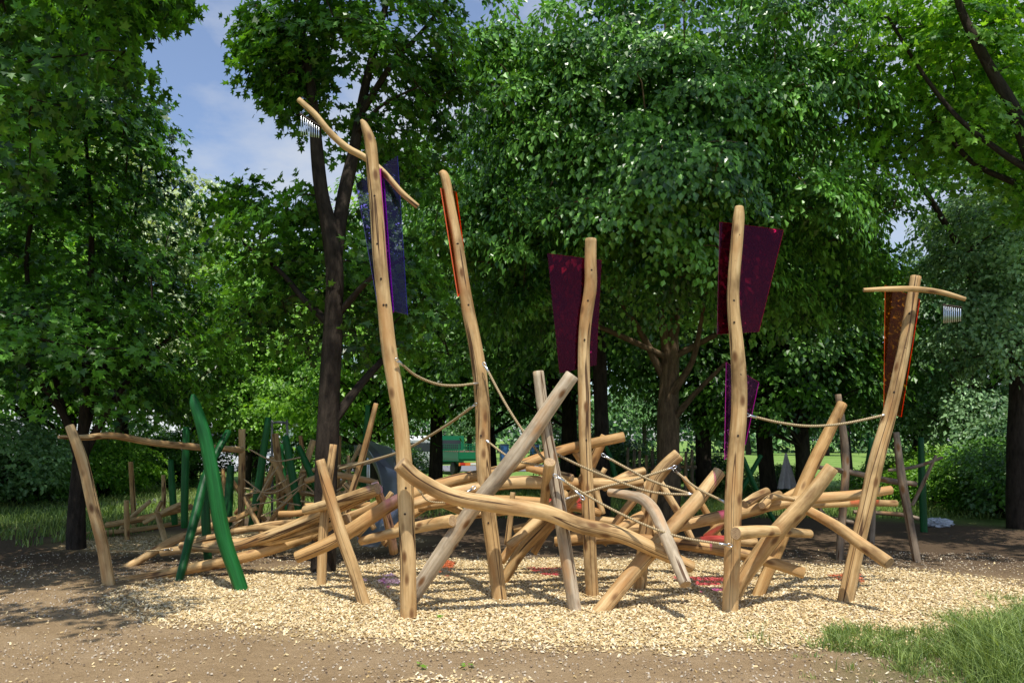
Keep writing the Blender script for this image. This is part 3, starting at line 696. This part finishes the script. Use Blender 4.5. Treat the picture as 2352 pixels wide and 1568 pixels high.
def lobe_pts(c,rx,rz,n,ry=None,inner=.25):
    ry=ry or rx
    d=unit(rng.normal(0,1,(n,3))); r=np.where(rng.random(n)<inner,rng.uniform(.2,.7,n),rng.uniform(.75,1.05,n))
    return np.asarray(c)+d*r[:,None]*np.array([rx,ry,rz])
def tree(name,label,base,paths,lobes,kind,m,bark,R=.5,per=70,size=.13,droop=.15,zmin=2.0,group=None,tw=1.0):
    t=thing(name,label,'tree',base,group)
    nodes=[]
    for i,(pts,a,b) in enumerate(paths):
        P,Rr=world_path(pts,a,b,5); mb=MB(); mb.tube(P,Rr,14 if i==0 else 9,True,.03 if i==0 else .04,bev=False)
        mb.build('trunk' if i==0 else 'limb',bark,t)
        nodes+= [p for p in P if p[2]>zmin*.9]
    cl=[]
    for l in lobes:
        c=l[0]; cl.append(lobe_pts(c,l[1],l[2],l[3],l[4] if len(l)>4 else None))
    C=np.concatenate(cl); C=C[C[:,2]>zmin]; C=C[opened(C)]
    nodes=np.array(nodes); dist=np.array([np.min(np.linalg.norm(nodes-c,axis=1)) for c in C]); order=np.argsort(dist)
    mb=MB(); NL=np.zeros((len(nodes)+3*len(C),3)); NL[:len(nodes)]=nodes; cnt=len(nodes)
    for i in order:
        c=C[i]; A=NL[:cnt]; dd=np.linalg.norm(A-c,axis=1)+.9*np.maximum(0,A[:,2]-c[2])
        a=A[np.argmin(dd)].copy(); L=np.linalg.norm(c-a)
        if L<.05: continue
        md=(a+c)/2+np.array([rng.normal(0,.07)*L,rng.normal(0,.07)*L,.06*L]); r0=(.008+.011*min(L,2.5))*tw
        mb.tube([a,md,c],[r0,r0*.7,.004],5,False,bev=False)
        for q in (md,c,(md+c)/2): NL[cnt]=q; cnt+=1
    mb.build('branches',bark,t)['kind']='stuff'
    ctr=C.mean(0); foliage(C,ctr,R,per,size,kind,droop,t,m,prune=True)
    return t
def W(px,py,d): return tuple(at(px,py,d))
tree('maple_tree','maple at left with slim dark trunk forking low behind the leftmost post',gp(175,1258),
 [([(175,1262,42),(177,1150,35),(185,1060,36),(190,1000,25),(196,900,21),(205,700,16),(210,500,11),(190,250,6)],12.4,12.2),
  ([(185,1060,24),(150,960,18),(80,860,13),(0,770,8),(-80,700,5)],12.4,11.4),
  ([(187,1055,22),(255,930,15),(330,830,11),(420,750,6)],12.4,12.8),
  ([(190,1010,18),(235,850,14),(290,620,10),(330,350,5)],12.4,13.2),
  ([(150,960,14),(110,800,12),(60,600,10),(120,300,8),(170,0,5)],12.3,11.5)],
 [(W(60,840,12),2.3,.9,32),(W(300,790,13),1.7,.9,28),(W(100,640,12),2.3,1.4,42),(W(300,560,12.5),1.2,1.1,26),(W(120,380,12),1.9,1.4,46),(W(210,260,12),1.0,1.0,30),(W(80,80,12),2.2,1.5,50),(W(400,930,13.5),1.0,.5,8),(W(-60,250,12),2.5,3,40)],
 'maple',L_MAP,BARK,R=.5,per=88,size=.118,droop=.14,zmin=2.1)
tree('maple_tree','near maple whose dark boughs hang into the top left corner',gp(-420,1480),
 [([(-420,1480,90),(-400,1000,80),(-380,500,66),(-330,0,50),(-280,-400,34)],6.4,6.6),
  ([(-380,500,40),(-200,250,28),(-60,60,16),(100,-90,8)],6.5,8.6),([(-340,0,34),(-150,-200,24),(100,-350,12)],6.6,7)],
 [(W(20,60,9),1.6,.7,34),(W(170,-30,9),1.3,.5,24),(W(350,0,9.5),.5,.28,12),(W(-150,250,8),1.3,1.2,28),((-4.6,4.3,7.6),1.7,.8,12,.8),((-4.8,6.6,8.6),2.0,1,24)],  # final high lobes are unseen, added to dapple the left ground with shade
 'maple',L_MAP,BARK,R=.4,per=72,size=.125,droop=.15,zmin=3)
tree('maple_tree','dark forked maple trunk standing between the far log frame and tallest post',gp(742,1303),
 [([(742,1308,60),(745,1200,52),(750,1050,50),(757,900,48),(765,750,44),(768,620,42),(755,520,37),(740,450,32),(728,350,28),(718,230,23),(700,120,18),(680,0,12),(670,-150,6)],10.3,10.2),
  ([(768,600,36),(790,450,31),(810,360,27),(830,250,23),(850,150,18),(890,0,13),(930,-150,6)],10.3,10.8),
  ([(830,260,17),(900,150,13),(980,60,9),(1060,-50,5)],10.5,10),
  ([(752,740,20),(700,690,15),(640,620,11),(560,560,6)],10.3,10.8),
  ([(768,960,26),(830,880,19),(900,800,13),(960,700,8)],10.3,11.2),
  ([(778,720,18),(850,640,12),(930,590,7)],10.3,9.9),
  ([(700,120,11),(620,50,8),(560,-20,4)],10.2,10),
  ([(820,300,10),(880,240,8),(960,200,4)],10.4,10.2),
  ([(705,150,9),(640,175,6),(575,165,3)],10.2,10.1)],
 [(W(595,90,10.2),.5,.5,18),(W(610,165,10.2),.5,.3,11),(W(680,200,10.3),.35,.5,10),(W(700,30,10.5),.8,.6,17),(W(850,40,10.3),1.1,.6,24),(W(1000,60,10),.8,.5,18),(W(960,210,10.4),.7,.5,16),(W(640,540,10.9),.9,.6,22),(W(545,430,11),.35,.25,7),(W(860,620,10.8),.9,.6,18),(W(920,380,11),.7,.7,15),(W(650,690,11),1.0,.5,14),(W(880,760,11.2),.8,.4,9),
  ((-2.2,9.6,10),2.4,1.5,44,2.0),((-.6,8.3,8.7),2.4,.7,30,1.0)],  # unseen overhead lobes, added to shade the ground behind the chips
 'maple',L_MAP,BARK,R=.41,per=74,size=.112,droop=.1,zmin=2.6)
tree('linden_tree','broad linden with drooping sunlit leaves, its brown trunk behind the middle posts',gp(1535,1195),
 [([(1535,1198,60),(1535,1080,54),(1535,950,48),(1538,820,43),(1540,650,34),(1540,450,26),(1540,250,18),(1530,50,10)],16.2,16),
  ([(1525,870,20),(1470,760,14),(1410,670,10),(1370,600,6)],16.2,15),
  ([(1545,900,20),(1590,830,14),(1610,740,10),(1628,640,6)],16,14.6),
  ([(1548,960,18),(1600,900,12),(1670,830,7)],16.1,15),
  ([(1530,800,22),(1500,600,16),(1440,400,12),(1400,200,7)],16.1,14.5),
  ([(1545,780,22),(1590,600,16),(1680,400,12),(1740,200,7)],16.1,14.5),
  ([(1530,820,16),(1400,760,12),(1250,700,9),(1120,600,6)],16.1,13.6),
  ([(1545,820,16),(1700,740,12),(1850,660,9),(1960,560,6)],16.1,14.4)],
 [(W(1530,330,15),3.4,3.4,130,2.8),(W(1540,-50,15),4,2,60,3),(W(1160,540,13.6),1.5,.8,44),(W(1230,300,13.4),1.5,.9,48),(W(1260,130,13.4),1.3,.6,30),(W(1120,110,13.2),1.0,.6,20),(W(1400,480,12.6),1.2,.5,36),(W(1420,330,12.6),1.1,.45,30),(W(1620,400,12.0),1.2,.5,36),(W(1660,260,12.2),1.1,.45,30),(W(1500,140,12.4),1.5,.6,42),(W(1800,240,12.8),1.5,.6,40),(W(1820,100,12.8),1.4,.5,30),(W(1870,480,13.2),1.4,.7,44),(W(1580,590,13.6),1.5,.4,32),(W(1790,660,14.4),1.2,.4,26),(W(1960,620,14.8),.8,.7,22),(W(1240,690,14.6),1.3,.4,24),(W(1060,440,13.8),.8,.6,18),
  ((3.0,9.8,9.8),2.4,.9,34,1.3),((3.0,8.5,8.9),2.4,.6,26,.9)],  # unseen high lobes far forward of the trunk, added to cast ground shade
 'linden',L_LIN,BARK2,R=.5,per=150,size=.12,droop=.55,zmin=2.9)
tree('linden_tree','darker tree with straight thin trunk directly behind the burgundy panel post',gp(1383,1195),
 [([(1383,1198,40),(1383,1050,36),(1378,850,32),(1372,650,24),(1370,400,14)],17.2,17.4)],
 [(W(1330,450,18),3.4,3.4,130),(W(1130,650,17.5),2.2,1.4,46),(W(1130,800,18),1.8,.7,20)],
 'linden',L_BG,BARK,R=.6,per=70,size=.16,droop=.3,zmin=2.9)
tree('ash_tree','grey-green feathery tree at the right edge above the shrubs',gp(2340,1200),
 [([(2340,1203,52),(2338,1000,46),(2345,800,40),(2350,600,30),(2345,400,18)],15.2,15),([(2340,850,24),(2280,700,16),(2230,560,8)],15.2,14.2)],
 [(W(2290,560,14.2),1.2,1.2,70),(W(2300,760,14),1.1,.8,50),(W(2200,640,14.6),.6,.7,22),(W(2400,500,14),1.5,2.5,70),(W(2230,480,15),.7,.4,18)],
 'linden',L_ASH,BARK,R=.38,per=100,size=.09,droop=.3,zmin=2.4)
tree('maple_tree','tree reaching in from the top right with long bare diagonal boughs',gp(2560,1285),
 [([(2560,1290,66),(2520,900,60),(2430,560,46),(2340,280,31),(2270,150,24),(2210,30,17),(2180,-80,10)],10.9,11.2),
  ([(2380,400,18),(2300,350,14),(2200,270,11),(2120,170,9),(2040,40,6)],11,12),
  ([(2330,420,14),(2230,370,12),(2150,270,10),(2080,180,6)],12,13),
  ([(2200,560,14),(2120,430,12),(2060,330,10),(2020,200,6)],14,14)],
 [(W(2100,90,12.5),1.4,1.0,46),(W(2300,100,12),1.2,1.0,36),(W(2250,300,12.6),.9,.6,22),(W(2060,330,13),.8,.7,22),(W(2380,350,11.5),.9,1.0,24),((6.2,8.5,9),2.2,1.0,30)],
 'maple',L_BRI,BARK,R=.42,per=74,size=.118,droop=.15,zmin=3)
def proto_tree(label,px,d,sc,rz,m,group=None,bark=BARK,kind='linden',shape=0):
    base=gp(px,1008.5+CH*F/d)
    t=thing('woodland_tree',label,'tree',base,group); b=Vector(base)
    mb=MB(); P,R=cr([b+Vector((0,0,-.2)),b+Vector((.1,0,2)),b+Vector((-.1,.1,5)),b+Vector((.1,0,9))],[.22,.17,.12,.05],5)
    mb.tube(P,R,10,True,.04,bev=False); mb.build('trunk',bark,t)
    C=[]
    spec=[((0,0,6.2),2.9,3.6,110),((1.8,.2,4),1.6,1.3,42),((-1.8,-.3,3.8),1.6,1.2,42),((.3,-1.9,4.6),1.5,1.4,42),((-.6,-1.2,7.8),1.6,1.5,42),((.8,.5,9),1.3,1.4,34)] if shape==0 else [((0,0,6.5),2.0,4.6,110),((1.2,-.8,3.6),1.5,1.3,42),((-1.2,-.8,5),1.5,1.4,40),((0,-1,8.5),1.4,1.8,42),((-.9,.9,3),1.6,1,30)]
    for c,rx,rz_,n in spec: C.append(lobe_pts(np.array(c)+np.array(b),rx,rz_,n))
    C=np.concatenate(C); C=C[C[:,2]>1.7]
    mb=MB()
    for c in C[::3]:
        z=max(1.5,c[2]*.75-.4); a=np.array([b.x,b.y,z]); mb.tube([a,(a+c)/2+np.array([0,0,.12]),c],[.04,.025,.006],4,False,bev=False)
    mb.build('branches',bark,t)['kind']='stuff'
    foliage(C,np.array(b)+np.array([0,0,6]),.55,75,.16,kind,.25,t,m)
    return t
def ctree(src,label,px,d,sc,rz,m=None,group=None):
    r=src.copy(); COL.objects.link(r); r.location=gp(px,1008.5+CH*F/d); r.scale=(sc,sc,sc*random.uniform(.92,1.05)); r.rotation_euler=(0,0,rz); r['label']=label
    for ch in src.children:
        c=ch.copy(); COL.objects.link(c); c.parent=r
        if m is not None and c.name.startswith('crown'):
            c.material_slots[0].link='OBJECT'; c.material_slots[0].material=m
    return r
A=proto_tree('broad woodland tree left of the leftmost post',60,21,1,0,L_BG)
B=proto_tree('slender woodland tree behind the far log frame',560,25,1,0,L_BRI,shape=1)
A.scale=(.95,.95,.95); B.scale=(.82,.82,.76)
CTL=[(A,'woodland tree at the far left edge of the photo',-150,17,1.1,1,L_BRI),
(A,'tall tree with pale silvery leaves left of the sky gap',275,26,1.25,2.4,L_SIL),
(A,'pale silvery tree with white flecked leaves behind the leftmost long rail',590,31,.9,4,L_SIL),
(B,'narrow tree behind the far left forking maple',150,27,1.2,2,None),
(A,'tree behind the green posts, under the sky gap',440,29,.88,5,L_BRI),
(A,'tree immediately left of the dark central maple trunk, far back',700,27,.85,3.3,L_BRI),
(B,'slender tree between the tallest post and the dark maple',850,22,.95,.6,None),
(A,'deep shaded tree behind the two tallest posts',1000,23,1.05,1.7,None),
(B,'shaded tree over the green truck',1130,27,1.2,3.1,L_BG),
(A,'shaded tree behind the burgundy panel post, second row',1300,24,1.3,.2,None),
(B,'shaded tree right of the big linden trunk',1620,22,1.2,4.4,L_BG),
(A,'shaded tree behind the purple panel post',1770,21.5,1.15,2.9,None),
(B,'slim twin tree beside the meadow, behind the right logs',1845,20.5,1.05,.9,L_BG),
(A,'tree in second row right of the purple panel post',1950,27,1.0,3.9,None),
(A,'tree behind the leaning orange-panel post',2110,24,.72,.7,None),
(B,'tree with bluish leaves near the right frame edge',2240,20,.72,2.6,L_ASH),
(A,'woodland tree beyond the right edge shrubs',2430,21,1.15,5.2,None),
(A,'distant tree across the meadow, left one',1480,75,1.2,1,L_BG2),(A,'distant tree across the meadow, middle one',1720,85,1.3,2,L_BG2),(B,'distant tree across the meadow, right one',1900,80,1.3,3,L_BG2),(A,'distant tree on the far right across the meadow',2120,70,1.1,4,L_BG2),
(A,'distant tree beyond the road, left of the truck',880,60,1.1,1.5,L_BG2),(B,'distant tree beyond the road, above the truck',1080,66,1.2,2.5,L_BG2),(A,'distant tree beyond the blue cabins',1260,60,1.1,3.5,L_BG2),
(A,'distant tree beside the white house',330,62,1.1,.5,L_BRI),(B,'distant tree far behind the leftmost post',100,60,1.2,.9,L_BG2),
]
for s_,l,px,d,sc,rz,m in CTL: ctree(s_,l,px,d,sc,rz,m)
n=1500; xx=rng.uniform(-95,110,n); hh=rng.random(n)**.8
C=np.stack([xx,100+rng.uniform(-4,6,n),hh*(6.5+2.2*np.sin(xx*.13)+1.5*np.sin(xx*.37))+.2],-1)
dw=foliage(C,(0,160,3),1.7,26,.75,'linden',.2,None,L_BG2,'distant_woodland'); tag(dw,'continuous dark green wood along the horizon beyond the meadow','wood',None,'stuff')
def proto_bush(label,px,d):
    base=gp(px,1008.5+CH*F/d); t=thing('shrub',label,'shrub',base); b=np.array(base)
    mb=MB(); C=np.concatenate([lobe_pts(b+np.array([0,0,.75]),1.2,.8,55),lobe_pts(b+np.array([.7,-.2,.6]),.8,.6,30),lobe_pts(b+np.array([-.6,.2,1.0]),.8,.7,30)]); C=C[C[:,2]>.1]
    for c in C[::3]: mb.tube([b+np.array([rng.normal(0,.12),rng.normal(0,.12),-.02]),(b+c)/2+np.array([0,0,.15]),c],[.02,.013,.005],4,False,bev=False)
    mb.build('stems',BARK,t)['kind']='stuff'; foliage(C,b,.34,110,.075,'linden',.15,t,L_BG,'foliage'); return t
bs=proto_bush('dense shrub at far left behind the grass',40,20)
def cbush(l,px,d,sc,rz,m=None):
    r=bs.copy(); COL.objects.link(r); r.location=gp(px,1008.5+CH*F/d); r.scale=(sc*1.15,sc,sc); r.rotation_euler=(0,0,rz); r['label']=l
    for ch in bs.children:
        c=ch.copy(); COL.objects.link(c); c.parent=r
        if m and c.name.startswith('foliage'): c.material_slots[0].link='OBJECT'; c.material_slots[0].material=m
for a in [('shrub behind the left maple trunk',130,22,1.3,1,L_BRI),('shrub beneath the long top rail',240,23,1.2,2,L_BRI),('shrub left of the white house',-60,19,1.5,3,L_ASH),('shrub behind the green posts',400,27,1.3,4,None),('tall shrub just in front of the white house wall',300,32,1.6,2.2,L_BRI),('low shrub near the slide',700,26,1.2,5,None),('shrub by the left end of the truck',860,30,1.3,.4,None),
 ('large shrub at the right edge',2310,17,1.15,1.3,None),('shrub behind the white sack',2200,19,1.0,2.6,L_BRI),('shrub at the meadow edge right of the shaded frame',2080,22,.9,3.2,L_BRI),('tall shrub in the far right corner',2410,18,1.6,4.1,L_ASH),('shrub below the linden trunk, right side',1640,24,.8,5.5,None),('shrub beside the stake fence',1450,26,1.1,.9,None),('shrub behind the stake fence, darker',1330,27,1.3,1.9,None),('shrub beside the twin trees at the meadow',1800,24,.6,2.2,None)]: cbush(*a)
for px,py,l in ((1006,1418,'small green leaf lying on the chips in front of the second post'),(962,1533,'green leaf lying on bare soil at the bottom left of centre'),(1072,1535,'green leaf lying on scattered chips at the bottom centre')):
    g=gp(px,py); c=np.array([[g.x,g.y,float(gz(g.x,g.y))+.025]]*3)+rng.normal(0,.015,(3,3))*np.array([1,1,.1])
    o=leaves(c,rng.normal(0,1,(3,3))*np.array([1,1,.1]),np.array([[0,0,1.]]*3),np.array([.06,.05,.045]),'maple',None,L_BRI,'fallen_leaf',np.array([.6,.8,.7])); tag(o,l,'leaf')

# ------------------------------------------------------------ truck
GT=plain('truck_green',(.01,.16,.075),.35); GL=plain('glass',(.03,.04,.05),.08); BK=plain('tyre',(.02,.02,.02),.8); WH=plain('white_paint',(.75,.76,.76),.5,0,.05); ORN=plain('orange_paint',(.8,.2,.03),.5); BL=plain('blue_paint',(.02,.07,.2),.45); RDL=plain('red_lamp',(.55,.02,.02),.3)
def vehicle(t,parts,loc,rz,sc):
    M=Matrix.Translation(loc)@Matrix.Rotation(rz,4,'Z')@Matrix.Diagonal((sc,sc,sc,1))
    for nm,m,mb in parts:
        mb.v=[np.array(M@Vector(v)) for v in mb.v]; mb.build(nm,m,t,False)
def wheelmb(x,y,r=.36):
    w=MB(); w.tube([(x,y-.11,r),(x,y+.11,r)],[r,r],20); return w
loc=gp(1050,1008.5+CH*F/38); t=thing('flatbed_truck','green municipal flatbed truck with mesh sides parked on the road','truck',loc)
pr=[]
q=MB(); prof=[(1.2,.5),(2.6,.5),(2.65,1.1),(2.3,1.35),(1.95,2.1),(1.2,2.15)]
for s_ in (-.9,.9): q.poly([(x,s_,z) for x,z in (prof if s_>0 else prof[::-1])])
for i in range(len(prof)):
    a=prof[i];c=prof[(i+1)%len(prof)]; q.poly([(a[0],.9,a[1]),(a[0],-.9,a[1]),(c[0],-.9,c[1]),(c[0],.9,c[1])][::-1])
pr.append(('cab',GT,q))
q=MB(); q.box((1.19,0,1.65),(.012,.7,.25)); pr.append(('rear_window',GL,q))
for s_ in (-1,1):
    q=MB(); q.box((1.62,s_*.905,1.6),(.3,.01,.3)); pr.append(('side_window',GL,q))
q=MB(); q.box((-.7,0,.85),(1.8,.95,.06)); pr.append(('bed_floor',GT,q))
for s_ in (-1,1):
    q=MB(); q.box((-.7,s_*.95,1.08),(1.8,.02,.18))
    for z in (1.42,1.55,1.68): q.box((-.7,s_*.95,z),(1.8,.012,.012))
    for i in range(13): q.box((-2.5+i*.3,s_*.95,1.47),(.012,.014,.22))
    pr.append(('side_board',GT,q))
q=MB(); q.box((-2.52,0,1.08),(.02,.93,.18)); 
for z in (1.42,1.55,1.68): q.box((-2.52,0,z),(.012,.93,.012))
for i in range(7): q.box((-2.52,-.9+i*.3,1.47),(.014,.012,.22))
pr.append(('tailgate',GT,q))
q=MB(); q.box((-2.45,0,.62),(.05,.9,.08)); pr.append(('bumper',ORN,q))
for s_ in (-1,1):
    q=MB(); q.box((-2.51,s_*.7,.64),(.02,.14,.06)); pr.append(('tail_lamp',RDL,q))
q=MB(); q.box((-2.52,0,.63),(.02,.26,.055)); pr.append(('number_plate',WH,q))
for x in (-1.5,1.9):
    for y in (-.8,.8): pr.append(('wheel',BK,wheelmb(x,y)))
q=MB(); q.box((-.7,0,1.1),(1.5,.8,.2),0,0,.8); pr.append(('load',plain('soil_load',(.12,.07,.04),.9,0,.4),q))
vehicle(t,pr,loc,math.radians(116),.85)
loc=gp(955,1008.5+CH*F/40); t=thing('delivery_van','pale grey van half hidden left of the green truck','van',loc); pr=[]
q=MB(); prof=[(-2.4,.4),(2.4,.4),(2.45,1.0),(1.9,1.25),(1.4,2.0),(-2.2,2.15),(-2.4,1.9)]
for s_ in (-.9,.9): q.poly([(x,s_,z) for x,z in (prof if s_>0 else prof[::-1])])
for i in range(len(prof)):
    a=prof[i];c=prof[(i+1)%len(prof)]; q.poly([(a[0],.9,a[1]),(a[0],-.9,a[1]),(c[0],-.9,c[1]),(c[0],.9,c[1])][::-1])
pr.append(('body',plain('van_grey',(.45,.47,.5),.4),q)); q=MB(); q.box((1.0,-.905,1.5),(.35,.01,.25)); pr.append(('side_window',GL,q)); q=MB(); q.box((-2.38,0,1.5),(.03,.65,.25)); pr.append(('rear_window',GL,q))
for x in (-1.5,1.6):
    for y in (-.8,.8): pr.append(('wheel',BK,wheelmb(x,y,.33)))
vehicle(t,pr,loc,math.radians(100),.85)
for px,l in ((1158,'small blue site cabin right of the green truck'),(1228,'second small blue cabin farther right of the truck')):
    loc=gp(px,1008.5+CH*F/60); t=thing('site_cabin',l,'cabin',loc); q1=MB(); q1.box((0,0,1.15),(.55,.55,1.1)); q2=MB(); q2.box((0,0,2.3),(.6,.6,.08),0,0,.8); q3=MB(); q3.box((0,-.56,1.05),(.36,.015,.9)); q4=MB(); q4.box((.28,-.585,1.05),(.03,.015,.06))
    vehicle(t,[('wall',BL,q1),('roof',GL,q2),('door',plain('door_blue',(.03,.10,.27),.4),q3),('door_handle',STEEL,q4)],loc,.2,.55)
def house(label,px,d,w,dp,h,rz,roofc):
    loc=gp(px,1008.5+CH*F/d); t=thing('white_house',label,'house',loc)
    M=Matrix.Translation(loc)@Matrix.Rotation(rz,4,'Z')
    def bb(nm,m,f,par=t):
        q=MB(); f(q); q.v=[np.array(M@Vector(v)) for v in q.v]; return q.build(nm,m,par,False)
    bb('wall',WH,lambda q:q.box((0,0,h/2),(w/2,dp/2,h/2)))
    def rf(q):
        a=w/2+.4;b_=dp/2+.4
        q.poly([(-a,-b_,h),(a,-b_,h),(a,0,h+2.6),(-a,0,h+2.6)]); q.poly([(a,b_,h),(-a,b_,h),(-a,0,h+2.6),(a,0,h+2.6)]); q.poly([(a,-b_,h),(a,b_,h),(a,0,h+2.6)]); q.poly([(-a,b_,h),(-a,-b_,h),(-a,0,h+2.6)]); q.poly([(-a,-b_,h-.02),(-a,b_,h-.02),(a,b_,h-.02),(a,-b_,h-.02)])
    bb('roof',plain('roof_tile',roofc,.8,0,.2),rf)
    for fl in range(int(h//2.8)):
        n=int(w//2.6)
        for i in range(n):
            x=-w/2+w*(i+.5)/n; z=1.5+fl*2.8
            fo=bb('window',WH,lambda q:q.box((x,-dp/2-.03,z),(.6,.05,.7)))
            bb('pane',GL,lambda q:q.box((x,-dp/2-.07,z),(.5,.02,.6)),fo)
house('white rendered house seen through the trees behind the long rail',420,52,14,8,5.8,.15,(.25,.09,.05))
house('pale house glimpsed at the far left edge behind foliage',-20,50,9,8,5.8,-.1,(.2,.08,.05))

# ------------------------------------------------------------ camera, light, world
cam=bpy.data.cameras.new('camera'); co=bpy.data.objects.new('camera',cam); COL.objects.link(co)
co.location=(0,0,CH); co.rotation_euler=(math.radians(97),0,0); cam.sensor_width=36; cam.lens=F/2352*36; cam.clip_end=3000; S.camera=co
sd=Vector((.06,-.46,1)).normalized(); el=math.asin(sd.z); az=math.atan2(sd.x,sd.y)
sl_=bpy.data.lights.new('sun','SUN'); sl_.energy=5; sl_.angle=math.radians(.5); sl_.color=(1,.955,.86)
so=bpy.data.objects.new('sun',sl_); COL.objects.link(so); so.rotation_euler=sd.to_track_quat('Z','Y').to_euler()
w=bpy.data.worlds.new('World'); S.world=w; w.use_nodes=True; nt=w.node_tree; bg=nt.nodes['Background']
sk=N(nt,'ShaderNodeTexSky',sky_type='NISHITA'); sk.sun_disc=False; sk.sun_elevation=el; sk.sun_rotation=az; sk.air_density=1.1; sk.dust_density=.8
tc=N(nt,'ShaderNodeTexCoord').outputs['Generated']
cl=noise(nt,mapping(nt,tc,(1.6,1.6,3.6)),2.1,8,.56)
f=ramp(nt,cl,[(.45,(.14,.14,.14)),(.66,(.85,.85,.85))])
sk2=mixc(nt,1.0,sk.outputs[0],(1.3,1.45,1.7),'MULTIPLY')
c=mixc(nt,f,sk2,(7.0,7.4,8.0))
nt.links.new(c,bg.inputs[0]); bg.inputs[1].default_value=.098
S.view_settings.view_transform='Standard'; S.view_settings.look='None'; S.view_settings.exposure=0
